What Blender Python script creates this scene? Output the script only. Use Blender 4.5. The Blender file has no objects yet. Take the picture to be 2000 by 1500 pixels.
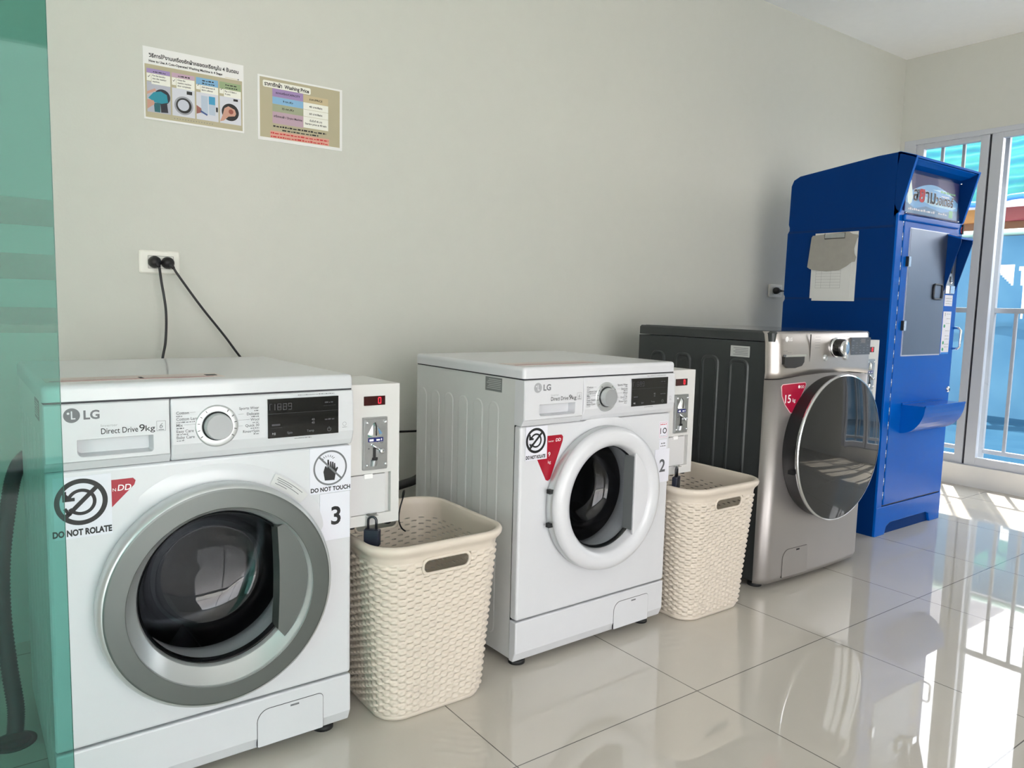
import bpy, bmesh, math, random
from math import sin, cos, pi, radians, sqrt, atan2
from mathutils import Vector, Matrix
random.seed(7)
SC = bpy.context.scene
COL = SC.collection

# ------------------------------------------------------------------ camera, world, sun, exposure
cd = bpy.data.cameras.new('camera')
cam = bpy.data.objects.new('camera', cd); COL.objects.link(cam)
CP = Vector((-0.1522, -2.5486, 1.0171)); YA, PI_, RO, FPX = 0.6325, -0.1046, 0.0249, 1483.8
Fv = Vector((sin(YA)*cos(PI_), cos(YA)*cos(PI_), sin(PI_)))
Rv = Vector((cos(YA), -sin(YA), 0)); Uv = Rv.cross(Fv)
R2 = Rv*cos(RO)+Uv*sin(RO); U2 = -Rv*sin(RO)+Uv*cos(RO)
M = Matrix((R2, U2, -Fv)).transposed().to_4x4(); M.translation = CP
cam.matrix_world = M
cd.sensor_fit = 'HORIZONTAL'; cd.sensor_width = 36.0; cd.lens = FPX/2000*36.0
cd.clip_start = 0.05; cd.clip_end = 200
SC.camera = cam

w = bpy.data.worlds.new('daylight'); SC.world = w; w.use_nodes = True
nt = w.node_tree; bg = nt.nodes['Background']
tc = nt.nodes.new('ShaderNodeTexCoord'); sx = nt.nodes.new('ShaderNodeSeparateXYZ')
rp = nt.nodes.new('ShaderNodeValToRGB')
nt.links.new(tc.outputs['Generated'], sx.inputs[0]); nt.links.new(sx.outputs['Z'], rp.inputs[0])
rp.color_ramp.elements[0].position = 0.0; rp.color_ramp.elements[0].color = (1.0, 0.958, 0.955, 1)
rp.color_ramp.elements[1].position = 0.8; rp.color_ramp.elements[1].color = (0.80, 0.90, 1.0, 1)
nt.links.new(rp.outputs[0], bg.inputs['Color']); bg.inputs['Strength'].default_value = 4.5

sl = bpy.data.lights.new('sun', 'SUN'); sl.energy = 12.0; sl.angle = radians(0.8); sl.color = (1.0, 0.95, 0.86)
sun = bpy.data.objects.new('sun', sl); COL.objects.link(sun)
sun.rotation_euler = Vector((-1, -0.56, -2.17)).to_track_quat('-Z', 'Y').to_euler()
sun.location = (8, 4, 9)

vs = SC.view_settings
SC.display_settings.display_device = 'sRGB'
vs.view_transform = 'Standard'; vs.look = 'None'; vs.gamma = 1; vs.use_curve_mapping = False
vs.exposure = 0.6

# ------------------------------------------------------------------ materials
def lin(c):
    return tuple(((v/255)/12.92 if v/255 <= .04045 else ((v/255+.055)/1.055)**2.4) for v in c)
MATS = {}
def mat(name, rgb, rough=.5, metal=0, coat=0, spec=None, emit=None, noise=0, nscale=20, bump=0, bscale=200, aniso=0):
    if name in MATS: return MATS[name]
    m = bpy.data.materials.new(name); m.use_nodes = True; t = m.node_tree
    b = t.nodes['Principled BSDF']; c = lin(rgb)
    b.inputs['Base Color'].default_value = (*c, 1); b.inputs['Roughness'].default_value = rough
    b.inputs['Metallic'].default_value = metal; b.inputs['Coat Weight'].default_value = coat
    b.inputs['Coat Roughness'].default_value = .05
    if aniso: b.inputs['Anisotropic'].default_value = aniso
    if spec is not None: b.inputs['Specular IOR Level'].default_value = spec
    if emit: b.inputs['Emission Color'].default_value = (*lin(emit[0]), 1); b.inputs['Emission Strength'].default_value = emit[1]
    co = t.nodes.new('ShaderNodeTexCoord')
    nz = t.nodes.new('ShaderNodeTexNoise'); nz.inputs['Scale'].default_value = nscale; nz.inputs['Detail'].default_value = 4
    t.links.new(co.outputs['Object'], nz.inputs['Vector'])
    mx = t.nodes.new('ShaderNodeMixRGB'); mx.blend_type = 'MULTIPLY'
    mx.inputs['Fac'].default_value = noise if noise else .04
    mx.inputs['Color1'].default_value = (*c, 1); t.links.new(nz.outputs['Fac'], mx.inputs['Color2'])
    sc = t.nodes.new('ShaderNodeMixRGB'); sc.blend_type = 'MULTIPLY'; sc.inputs['Fac'].default_value = 1
    k = 1/(1-(noise if noise else .04)*.5)
    sc.inputs['Color2'].default_value = (k, k, k, 1); t.links.new(mx.outputs[0], sc.inputs['Color1'])
    t.links.new(sc.outputs[0], b.inputs['Base Color'])
    if bump:
        n2 = t.nodes.new('ShaderNodeTexNoise'); n2.inputs['Scale'].default_value = bscale
        t.links.new(co.outputs['Object'], n2.inputs['Vector'])
        bp = t.nodes.new('ShaderNodeBump'); bp.inputs['Strength'].default_value = bump; bp.inputs['Distance'].default_value = .002
        t.links.new(n2.outputs['Fac'], bp.inputs['Height']); t.links.new(bp.outputs[0], b.inputs['Normal'])
    MATS[name] = m; return m

def glassmat(name, tint, f=1.0, ior=1.5, rough=0.0):
    if name in MATS: return MATS[name]
    m = bpy.data.materials.new(name); m.use_nodes = True; t = m.node_tree
    t.nodes.remove(t.nodes['Principled BSDF']); out = t.nodes['Material Output']
    tr = t.nodes.new('ShaderNodeBsdfTransparent'); tr.inputs[0].default_value = (*tint, 1)
    gl = t.nodes.new('ShaderNodeBsdfGlossy'); gl.inputs['Roughness'].default_value = rough
    fr = t.nodes.new('ShaderNodeFresnel'); fr.inputs['IOR'].default_value = ior
    mu = t.nodes.new('ShaderNodeMath'); mu.operation = 'MULTIPLY'; mu.inputs[1].default_value = f
    ge = t.nodes.new('ShaderNodeNewGeometry'); mr = t.nodes.new('ShaderNodeMapRange')
    mr.inputs['To Min'].default_value = ior; mr.inputs['To Max'].default_value = 1/ior
    t.links.new(ge.outputs['Backfacing'], mr.inputs[0]); t.links.new(mr.outputs[0], fr.inputs['IOR'])
    mi = t.nodes.new('ShaderNodeMixShader')
    t.links.new(fr.outputs[0], mu.inputs[0]); t.links.new(mu.outputs[0], mi.inputs[0])
    t.links.new(tr.outputs[0], mi.inputs[1]); t.links.new(gl.outputs[0], mi.inputs[2])
    t.links.new(mi.outputs[0], out.inputs[0]); MATS[name] = m; return m

def sheetmat(name, rgb, trans=.5, stripes=None):
    """cloth or tarp: diffuse plus translucent; stripes = list of (pos, rgb) along z"""
    m = bpy.data.materials.new(name); m.use_nodes = True; t = m.node_tree
    t.nodes.remove(t.nodes['Principled BSDF']); out = t.nodes['Material Output']
    d = t.nodes.new('ShaderNodeBsdfDiffuse'); r = t.nodes.new('ShaderNodeBsdfTranslucent'); mi = t.nodes.new('ShaderNodeMixShader')
    mi.inputs[0].default_value = trans
    t.links.new(d.outputs[0], mi.inputs[1]); t.links.new(r.outputs[0], mi.inputs[2]); t.links.new(mi.outputs[0], out.inputs[0])
    co = t.nodes.new('ShaderNodeTexCoord'); mp = t.nodes.new('ShaderNodeMapping')
    t.links.new(co.outputs['Object'], mp.inputs[0])
    if stripes:
        wv = t.nodes.new('ShaderNodeTexWave'); wv.bands_direction = 'Z'; wv.inputs['Scale'].default_value = stripes[0]
        wv.inputs['Distortion'].default_value = 2.5; wv.inputs['Detail'].default_value = 3; wv.inputs['Detail Scale'].default_value = .6
        t.links.new(mp.outputs[0], wv.inputs['Vector'])
        cr = t.nodes.new('ShaderNodeValToRGB'); t.links.new(wv.outputs['Fac'], cr.inputs[0])
        cs = stripes[1]
        cr.color_ramp.elements[0].color = (*lin(cs[0]), 1); cr.color_ramp.elements[1].color = (*lin(cs[-1]), 1)
        for i, c in enumerate(cs[1:-1]):
            e = cr.color_ramp.elements.new((i+1)/(len(cs)-1)); e.color = (*lin(c), 1)
        src = cr.outputs[0]
    else:
        nz = t.nodes.new('ShaderNodeTexNoise'); nz.inputs['Scale'].default_value = 2.2; nz.inputs['Detail'].default_value = 5
        t.links.new(mp.outputs[0], nz.inputs['Vector'])
        cr = t.nodes.new('ShaderNodeValToRGB'); t.links.new(nz.outputs['Fac'], cr.inputs[0])
        c = lin(rgb); cr.color_ramp.elements[0].position = .3; cr.color_ramp.elements[1].position = .7
        cr.color_ramp.elements[0].color = (c[0]*.8, c[1]*.85, c[2]*.9, 1); cr.color_ramp.elements[1].color = (min(1, c[0]*1.15), min(1, c[1]*1.1), min(1, c[2]*1.05), 1)
        src = cr.outputs[0]
    t.links.new(src, d.inputs[0]); t.links.new(src, r.inputs[0]); MATS[name] = m; return m

def tilemat():
    m = bpy.data.materials.new('polished_floor_tiles'); m.use_nodes = True; t = m.node_tree; b = t.nodes['Principled BSDF']
    co = t.nodes.new('ShaderNodeTexCoord'); mp = t.nodes.new('ShaderNodeMapping')
    mp.inputs['Location'].default_value = (-0.81+6, 1.29+6, 0)
    t.links.new(co.outputs['Object'], mp.inputs[0])
    br = t.nodes.new('ShaderNodeTexBrick'); br.offset = 0; br.squash = 1
    br.inputs['Scale'].default_value = 1; br.inputs['Brick Width'].default_value = .6; br.inputs['Row Height'].default_value = .6
    br.inputs['Mortar Size'].default_value = .0014; br.inputs['Mortar Smooth'].default_value = 0; br.inputs['Bias'].default_value = 0
    br.inputs['Color1'].default_value = (*lin((206, 201, 191)), 1); br.inputs['Color2'].default_value = (*lin((203, 198, 188)), 1)
    br.inputs['Mortar'].default_value = (*lin((105, 102, 96)), 1)
    t.links.new(mp.outputs[0], br.inputs['Vector'])
    nz = t.nodes.new('ShaderNodeTexNoise'); nz.inputs['Scale'].default_value = 3; nz.inputs['Detail'].default_value = 8
    t.links.new(co.outputs['Object'], nz.inputs['Vector'])
    mx = t.nodes.new('ShaderNodeMixRGB'); mx.blend_type = 'MULTIPLY'; mx.inputs[0].default_value = .12
    t.links.new(br.outputs['Color'], mx.inputs['Color1']); t.links.new(nz.outputs['Fac'], mx.inputs['Color2'])
    t.links.new(mx.outputs[0], b.inputs['Base Color'])
    b.inputs['Coat Weight'].default_value = 0.0; b.inputs['Specular IOR Level'].default_value = .5
    mr = t.nodes.new('ShaderNodeMapRange'); mr.inputs['From Min'].default_value = .35; mr.inputs['From Max'].default_value = .75
    mr.inputs['To Min'].default_value = .012; mr.inputs['To Max'].default_value = .04
    t.links.new(nz.outputs['Fac'], mr.inputs[0]); t.links.new(mr.outputs[0], b.inputs['Roughness'])
    b.inputs['IOR'].default_value = 1.8
    bp = t.nodes.new('ShaderNodeBump'); bp.inputs['Strength'].default_value = .25; bp.inputs['Distance'].default_value = .001; bp.invert = True
    t.links.new(br.outputs['Fac'], bp.inputs['Height']); t.links.new(bp.outputs[0], b.inputs['Normal'])
    return m

WHITE = mat('white_enamel', (210, 212, 216), .28, coat=.3)
WHITE2 = mat('white_plastic', (208, 210, 214), .33)
SHELL = mat('white_side_steel', (204, 206, 205), .4)
SILVER = mat('silver_plastic', (196, 200, 201), .3, metal=.6)
SATIN = mat('satin_grey_metal', (104, 109, 107), .36, metal=.55)
CHROME = mat('chrome', (225, 227, 230), .08, metal=1)
STEEL = mat('stamped_zinc', (175, 178, 180), .28, metal=.95, noise=.25, nscale=60)
BLACKG = mat('black_gloss', (7, 7, 9), .08, coat=.5)
BLACK = mat('black_print', (24, 25, 27), .5)
DARK = mat('dark_rubber', (26, 27, 29), .6)
GASKET = mat('grey_gasket', (176, 178, 180), .5)
GREYP = mat('grey_print', (112, 114, 118), .5)
LGREY = mat('pale_grey_print', (160, 162, 166), .5)
DGREY = mat('dim_display_print', (62, 62, 68), .5)
PAPER = mat('white_paper', (222, 223, 232), .6)
RED = mat('red_badge', (160, 2, 36), .35)
REDL = mat('red_lettering', (196, 42, 48), .5)
WPRINT = mat('white_print', (240, 240, 240), .5)
NAVY = mat('navy_tag', (18, 32, 110), .4)
LED = mat('red_led', (255, 30, 50), .4, emit=((255, 25, 45), 2.5))
LEDG = mat('dark_red_window', (52, 4, 8), .1, coat=.6)
BOXW = mat('coin_box_enamel', (210, 210, 208), .42)
CREAM = mat('cream_plastic', (212, 202, 188), .36)
GRAPH = mat('graphite_steel', (62, 66, 67), .36, metal=.35)
GRAPHF = mat('graphite_front', (170, 166, 164), .42, metal=.75, noise=.05, nscale=8)
PANST = mat('brushed_panel', (196, 190, 186), .36, metal=.9)
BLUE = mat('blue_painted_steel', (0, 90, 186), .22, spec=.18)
BLUES = mat('blue_shaded_side', (0, 48, 110), .5, spec=.1)  # shaded copy of the blue paint for side-facing panels
INOX = mat('stainless_door', (120, 130, 145), .33, metal=.85, noise=.12, nscale=5)
ALU = mat('aluminium_frame', (196, 200, 207), .4, metal=.25)
ALUD = mat('dark_gap', (48, 48, 54), .5)
BARS = mat('grey_grille_paint', (150, 156, 162), .45)
WALL = mat('painted_wall', (201, 202, 194), .75, bump=.15, bscale=90)
CEIL = mat('painted_ceiling', (246, 246, 244), .85)
CURB = mat('curb_paint', (214, 213, 210), .55)
FLOOR = tilemat()
GTINT = glassmat('green_tinted_glass', (.41, .68, .63), f=.5)
GEDGE = mat('glass_edge_green', (90, 140, 135), .15)
BAND = mat('dark_band', (100, 128, 120), .6)
PANE = glassmat('window_glass', (.985, .98, .975))
DOORG = glassmat('dark_door_glass', (.84, .86, .88), f=1.4)
DRUM = mat('drum_steel', (62, 64, 68), .32, metal=.8, noise=.3, nscale=40)

# ------------------------------------------------------------------ mesh helpers
class Part:
    """collects geometry with materials, links it as ONE mesh object"""
    def __init__(s, m=None):
        s.bm = bmesh.new(); s.mats = []; s.cur = 0; s.uvcache = None
        if m: s.use(m)
    def use(s, m):
        if m not in s.mats: s.mats.append(m)
        s.cur = s.mats.index(m); return s
    def face(s, vs, smooth=False):
        try:
            f = s.bm.faces.new(vs); f.material_index = s.cur; f.smooth = smooth; return f
        except ValueError: return None
    def v(s, *c): return s.bm.verts.new(c)
    def box(s, x0, x1, y0, y1, z0, z1):
        v = [s.v(x, y, z) for z in (z0, z1) for y in (y0, y1) for x in (x0, x1)]
        for q in ((0, 2, 3, 1), (4, 5, 7, 6), (0, 1, 5, 4), (2, 6, 7, 3), (0, 4, 6, 2), (1, 3, 7, 5)):
            s.face([v[i] for i in q])
        return s
    def loft(s, loops, close=True, capa=False, capb=False, smooth=False):
        rows = [[s.v(*p) for p in L] for L in loops]; n = len(rows[0])
        for a, b in zip(rows, rows[1:]):
            for i in range(n if close else n-1):
                j = (i+1) % n; s.face([a[i], a[j], b[j], b[i]], smooth)
        if capa: s.face(list(reversed(rows[0])), False)
        if capb: s.face(rows[-1], False)
        return rows
    def prism_xz(s, pts, y0, y1, ch=0):
        """outline in xz (counter-clockwise seen from the front, -y), extruded y0(front)..y1(back), front edge chamfered by ch"""
        if ch:
            cx = sum(p[0] for p in pts)/len(pts); cz = sum(p[1] for p in pts)/len(pts)
            inn = inset(pts, ch)
            return s.loft([[(x, y1, z) for x, z in pts], [(x, y0+ch, z) for x, z in pts], [(x, y0+ch*.3, z) for x, z in inset(pts, ch*.3)], [(x, y0, z) for x, z in inn]], capa=True, capb=True)
        return s.loft([[(x, y1, z) for x, z in pts], [(x, y0, z) for x, z in pts]], capa=True, capb=True)
    def prism_yz(s, pts, x0, x1):
        return s.loft([[(x1, y, z) for y, z in pts], [(x0, y, z) for y, z in pts]], capa=True, capb=True)
    def prism_xy(s, pts, z0, z1, smooth=False):
        return s.loft([[(x, y, z0) for x, y in pts], [(x, y, z1) for x, y in pts]], capa=True, capb=True, smooth=smooth)
    def lathe(s, prof, cx, cz, n=96, smooth=True, capa=False, capb=False):
        """profile [(r, y)] turned about the y axis"""
        loops = [[(cx+r*cos(2*pi*i/n), y, cz+r*sin(2*pi*i/n)) for i in range(n)] for r, y in prof]
        return s.loft(loops, capa=capa, capb=capb, smooth=smooth)
    def lathe_z(s, prof, cx, cy, n=24, smooth=True, capa=True, capb=True):
        loops = [[(cx+r*cos(2*pi*i/n), cy+r*sin(2*pi*i/n), z) for i in range(n)] for r, z in prof]
        return s.loft(loops, capa=capa, capb=capb, smooth=smooth)
    def tube(s, pts, r, n=10, caps=True, rads=None):
        pts = [Vector(p) for p in pts]; loops = []; up = Vector((0, 0, 1)); prev = None
        for i, p in enumerate(pts):
            d = (pts[min(i+1, len(pts)-1)]-pts[max(i-1, 0)]).normalized()
            if prev is None:
                a = d.cross(Vector((0.3, 0.2, 1))).normalized()
            else:
                a = (prev-d*prev.dot(d)).normalized()
            prev = a; b = d.cross(a); rr = rads[i] if rads else r
            loops.append([tuple(p+(a*cos(2*pi*k/n)+b*sin(2*pi*k/n))*rr) for k in range(n)])
        return s.loft(loops, capa=caps, capb=caps, smooth=True)
    # flat printing, facing -y
    def flat(s, pts, y): return s.face([s.v(x, y, z) for x, z in pts])
    def rect(s, x0, x1, z0, z1, y): return s.flat([(x0, z0), (x1, z0), (x1, z1), (x0, z1)], y)
    def disc(s, cx, cz, r, y, n=40): return s.flat([(cx+r*cos(2*pi*i/n), cz+r*sin(2*pi*i/n)) for i in range(n)], y)
    def ring(s, cx, cz, r0, r1, y, n=64, a0=0, a1=2*pi):
        full = abs(a1-a0) > 6.28; k = n if full else n+1
        A = [a0+(a1-a0)*i/n for i in range(k)]
        o = [s.v(cx+r1*cos(a), y, cz+r1*sin(a)) for a in A]; q = [s.v(cx+r0*cos(a), y, cz+r0*sin(a)) for a in A]
        for i in range(n if full else n):
            j = (i+1) % k; s.face([q[i], o[i], o[j], q[j]])
    def line(s, x0, z0, x1, z1, wd, y):
        d = Vector((x1-x0, z1-z0)); d.normalize(); nx, nz = -d.y*wd/2, d.x*wd/2
        s.flat([(x0-nx, z0-nz), (x1-nx, z1-nz), (x1+nx, z1+nz), (x0+nx, z0+nz)], y)
    def text(s, t, x, z, size, y, align='LEFT', bold=0, shear=0, rot=0, sx=1.0, width=None):
        vs, fs = text2d(t, bold, shear)
        if not vs: return
        x0 = min(v[0] for v in vs); x1 = max(v[0] for v in vs)
        k = size
        kx = k*sx
        if width: kx = width/(x1-x0)
        ox = {'LEFT': -x0, 'CENTER': -(x0+x1)/2, 'RIGHT': -x1}[align]
        ca, sa = cos(rot), sin(rot)
        nv = []
        for a, b in vs:
            u, w_ = (a+ox)*kx, b*k; nv.append(s.v(x+u*ca-w_*sa, y, z+u*sa+w_*ca))
        for f in fs: s.face([nv[i] for i in f])
    def squiggle(s, x0, x1, z, h, y, seed=1):
        """unreadable fine print: short uneven dashes"""
        r = random.Random(seed); x = x0
        while x < x1:
            L = min(x1-x, h*r.uniform(.8, 3.2)); hh = h*r.uniform(.55, 1)
            s.rect(x, x+L*.85, z, z+hh, y); x += L+h*.25
    def done(s, name, parent=None, smooth_angle=None, bevel=0, loc=None, flip=True, mapf=None):
        bm = s.bm
        if mapf:
            for v in bm.verts: v.co = mapf(v.co)
        bmesh.ops.remove_doubles(bm, verts=bm.verts, dist=1e-6) if bevel else None
        me = bpy.data.meshes.new(name); 
        if flip: bmesh.ops.recalc_face_normals(bm, faces=[f for f in bm.faces])
        bm.to_mesh(me); bm.free()
        for m in s.mats: me.materials.append(m)
        o = bpy.data.objects.new(name, me); COL.objects.link(o)
        if loc: o.location = loc
        if parent: o.parent = parent
        if bevel:
            b = o.modifiers.new('bevel', 'BEVEL'); b.width = bevel; b.segments = 3; b.limit_method = 'ANGLE'; b.angle_limit = radians(40)
            b.harden_normals = False
        return o

TC = {}
def text2d(t, bold=0, shear=0):
    k = (t, bold, shear)
    if k in TC: return TC[k]
    c = bpy.data.curves.new('lettering', 'FONT'); c.body = t; c.size = 1; c.offset = bold; c.shear = shear; c.resolution_u = 3
    o = bpy.data.objects.new('lettering', c); COL.objects.link(o)
    bpy.context.view_layer.update()
    me = bpy.data.meshes.new_from_object(o.evaluated_get(bpy.context.evaluated_depsgraph_get()))
    r = ([(v.co.x, v.co.y) for v in me.vertices], [tuple(p.vertices) for p in me.polygons])
    bpy.data.objects.remove(o); bpy.data.curves.remove(c); bpy.data.meshes.remove(me)
    TC[k] = r; return r

def inset(pts, d):
    n = len(pts); out = []
    for i in range(n):
        a = Vector(pts[i-1]); b = Vector(pts[i]); c = Vector(pts[(i+1) % n])
        e1 = (b-a); e2 = (c-b)
        if e1.length < 1e-9: e1 = e2
        if e2.length < 1e-9: e2 = e1
        e1.normalize(); e2.normalize()
        n1 = Vector((-e1.y, e1.x)); n2 = Vector((-e2.y, e2.x)); m = (n1+n2)
        if m.length < 1e-6: m = n1
        m.normalize(); q = b+m*d/max(.4, m.dot(n1)); out.append((q.x, q.y))
    return out
def rrect(x0, x1, z0, z1, r, k=6):
    out = []
    rs = r if isinstance(r, (tuple, list)) else (r,)*4      # bl, br, tr, tl
    for (cx, cz, a0, rr) in ((x0+rs[0], z0+rs[0], pi, rs[0]), (x1-rs[1], z0+rs[1], 1.5*pi, rs[1]), (x1-rs[2], z1-rs[2], 0, rs[2]), (x0+rs[3], z1-rs[3], .5*pi, rs[3])):
        for i in range(k+1):
            a = a0+i*pi/2/k; out.append((cx+rr*cos(a), cz+rr*sin(a)))
    return out
def rect_ray(cx, cz, a, x0, x1, z0, z1):
    dx, dz = cos(a), sin(a); t = 1e9
    if dx > 1e-9: t = min(t, (x1-cx)/dx)
    if dx < -1e-9: t = min(t, (x0-cx)/dx)
    if dz > 1e-9: t = min(t, (z1-cz)/dz)
    if dz < -1e-9: t = min(t, (z0-cz)/dz)
    return (cx+dx*t, cz+dz*t)

def tag(o, label=None, cat=None, group=None, kind=None):
    if label: o['label'] = label
    if cat: o['category'] = cat
    if group: o['group'] = group
    if kind: o['kind'] = kind
    return o
def thing(name, label, cat, loc=(0, 0, 0), rz=0, group=None):
    o = bpy.data.objects.new(name, None); COL.objects.link(o); o.location = loc; o.rotation_euler = (0, 0, rz)
    o.empty_display_size = .1
    return tag(o, label, cat, group)
def copy_tree(o, parent=None):
    c = o.copy(); COL.objects.link(c); c.parent = parent
    for ch in list(o.children): copy_tree(ch, c)
    return c
def lab(o, t): o['label'] = t; return o

# ------------------------------------------------------------------ room shell
XE, H, YF, XL = 4.70, 2.591, -5.6, -2.6
def struct(p, name, **k):
    o = p.done(name, **k); o['kind'] = 'structure'; return o
p = Part(FLOOR); p.box(XL-.2, XE, YF-.2, .0, -.06, 0); struct(p, 'floor')
p = Part(CEIL); p.box(XL-.2, XE+.2, YF-.2, .2, H, H+.12); struct(p, 'ceiling')
p = Part(WALL); p.box(XL-.2, XE+.18, 0, .15, 0, H); struct(p, 'wall_back')
p = Part(WALL); p.box(XL-.15, XL, -3.0, 0, 0, H); p.box(XL-.15, XL, YF, -3.0, 2.35, H); p.box(XL-.15, XL, YF, YF+.2, 0, 2.35); struct(p, 'wall_left')
WY1 = -2.40      # far end of the window
p = Part(WALL)
p.box(XE, XE+.18, YF, 0, 2.09, H); p.box(XE, XE+.18, YF, WY1, 0, 2.09); p.box(XE, XE+.18, -.03, 0, 0, 2.09)
struct(p, 'wall_right')
p = Part(CURB); p.box(XE, XE+.18, WY1, -.03, 0, .117); p.box(XE-.012, XE+.03, WY1, -.03, .117, .128); struct(p, 'trim_1')
p = Part(WALL); p.box(1.9, XE+.18, YF-.15, YF, 0, H); p.box(XL, -1.7, YF-.15, YF, 0, H); p.box(-1.7, 1.9, YF-.15, YF, 2.35, H)
struct(p, 'wall_front')

# sliding window in the right wall: four sashes
def sash(y0, y1, x, i):
    """aluminium sash spanning y1..y0 (y0 nearer the back wall)"""
    f = Part(ALU); z0, z1 = .13, 2.06; t = .035; wa = .045; wb = .060 if i > 1 else .045
    f.box(x, x+t, y0-wb, y0, z0, z1); f.box(x, x+t, y1, y1+wa, z0, z1)
    f.box(x, x+t, y1+wa, y0-wb, z0, z0+.050); f.box(x, x+t, y1+wa, y0-wb, z1-.03, z1)
    o = struct(f, 'window_%d' % i, bevel=.002)
    g = Part(PANE); g.box(x+.015, x+.02, y1+wa, y0-wb, z0+.050, z1-.03)
    g = g.done('pane', parent=o)
    k = Part(ALUD); k.box(x+.012, x+.020, y1-.016, y1, z0, z1); k.done('rubber_seal', parent=o)
    return o
ys = [-.10, -.515, -.98, -1.43, -1.88, -2.36]
for i in range(5): sash(ys[i]-(.016 if i else 0), ys[i+1], XE+(.012 if i % 2 == 0 else .004), i+1)
p = Part(ALU)
p.box(XE-.002, XE+.11, -.03-.07, -.03, .128, 2.09); p.box(XE-.002, XE+.11, WY1, WY1+.05, .128, 2.09)
p.box(XE-.002, XE+.11, WY1+.05, -.10, 2.06, 2.09); p.box(XE+.0, XE+.11, WY1+.05, -.10, .117, .131)
struct(p, 'trim_2', bevel=.002)
# storefront glazing behind the camera
p = Part(ALU)
for x in (-1.7, -.5, .65, 1.85): p.box(x, x+.05, YF-.1, YF-.04, 0, 2.35)
p.box(-1.65, 1.85, YF-.1, YF-.04, 2.3, 2.35); p.box(-1.65, 1.85, YF-.1, YF-.04, 0, .06)
sf = struct(p, 'window_6')
p = Part(PANE); p.box(-1.65, 1.85, YF-.075, YF-.069, .06, 2.3); p.done('pane', parent=sf)
p = Part(ALU)  # unseen side glazing, added and sized to bring light from the left
for y in (YF+.2, -4.3, -3.05): p.box(XL-.1, XL-.04, y, y+.05, 0, 2.35)
p.box(XL-.1, XL-.04, YF+.25, -3.05, 2.3, 2.35); p.box(XL-.1, XL-.04, YF+.25, -3.05, 0, .06)
sf = struct(p, 'window_7')
p = Part(PANE); p.box(XL-.075, XL-.069, YF+.25, -3.05, .06, 2.3); p.done('pane', parent=sf)

# ------------------------------------------------------------------ outside
ROAD = mat('road_surface', (218, 214, 208), .9, noise=.3, nscale=3)
GR = mat('sunlit_concrete', (150, 150, 148), .85, noise=.2, nscale=3)
p = Part(GR); p.box(XE+.18, 45, -30, 30, -.12, -.04); struct(p, 'ground_outside')
p = Part(ROAD); p.box(-25, XE+.18, -30, YF-.2, -.12, -.04); p.box(-25, XL-.2, YF-.2, 6, -.12, -.04); struct(p, 'pavement_outside')

gr = thing('window_grille', 'grey steel security grille of upright bars outside the window', 'grille', (XE+.12, 0, .0))
gr.location = (4.82, 0, 0)
def gp(name, x0, x1, y0, y1, z0, z1, n=1):
    q = Part(BARS); q.box(x0, x1, y0, y1, z0, z1); q.done(name, parent=gr, bevel=.002)
for yb in (-.085, -.21, -.334, -.455): gp('bar', -.008, .008, yb-.009, yb+.009, .21, 2.06)
for yb in (-.57, -1.10, -1.63, -2.16): gp('post', -.015, .015, yb-.016, yb+.016, .06, 2.10)
for k in range(20):
    yb = -.697-.127*k
    if yb < -2.1 or min(abs(yb-a) for a in (-1.10, -1.63, -2.16)) < .05: continue
    gp('bar', -.008, .008, yb-.009, yb+.009, .21, 1.045)
gp('rail', -.012, .012, -2.38, -.03, 1.035, 1.065); gp('rail', -.012, .012, -2.38, -.03, .195, .22); gp('rail', -.012, .012, -2.38, -.03, 2.05, 2.075)
gp('post', -.015, .015, -.062, -.03, .06, 2.10)

FENB = sheetmat('blue_net_sheet', (58, 92, 116), .5)
POLE = mat('pale_green_pipe', (130, 160, 150), .4)
FX = 8.15
fe = thing('fence', 'light blue sheeting fence hung on a pale green pipe frame outside', 'fence', (FX, 0, 0))
q = Part(FENB)
ny, nz = 160, 14
# sheet with openings cut in place of its bright sun patches
ny, nz = 640, 90
def torn(y, z):  # gap outlines shaped as the sun patches on the sheet
    if .60 < y < .735 and 1.30 < z < 1.53 and z > 1.30+(y-.60)*1.05: return True
    if .44 < y < .555 and 1.08 < z < 1.50 and y < .50+(z-1.08)*.13: return True
    if .50 < y < .53 and 1.0 < z < 1.22: return True
    if .79 < y < .86 and 1.16 < z < 1.56: return True
    return False
rows = []
for i in range(ny+1):
    y = -6+i*.02; rows.append([q.v(.02*sin(y*3.1)+.010*sin(y*11+j*.15), y, 1.80*j/nz) for j in range(nz+1)])
for i in range(ny):
    for j in range(nz):
        if torn(-6+(i+.5)*.02, 1.80*(j+.5)/nz): continue
        q.face([rows[i][j], rows[i+1][j], rows[i+1][j+1], rows[i][j+1]], True)
lab(q.done('sheet', parent=fe), 'light blue translucent sheet with gaps cut for sun patches')
q = Part(sheetmat('blue_ground_sheet', (46, 78, 100), .3)); rows = []
for i in range(97):
    y = -6+i*.13333; rows.append([q.v(-.02-3.1*(j/24), y, (0 if j else .05)-.02+.035*(sin(y*2.3+j)*sin(j*.9)+1)*min(1, j/3)) for j in range(25)])
for i in range(96):
    for j in range(24): q.face([rows[i][j], rows[i][j+1], rows[i+1][j+1], rows[i+1][j]], True)
lab(q.done('ground_sheet', parent=fe), 'blue sheet spread over the ground in front')
q = Part(POLE); q.tube([(-.03, -6, 1.83), (-.03, 6.8, 1.83)], .032, 12); lab(q.done('top_pipe', parent=fe), 'pale green top pipe')
for yy in (-5.8, -3.9, -2.0, 2.1, 4.2, 6.4):
    q = Part(POLE); q.tube([(.06, yy, -.05), (.06, yy, 1.83)], .024, 10); q.done('post', parent=fe)
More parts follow.
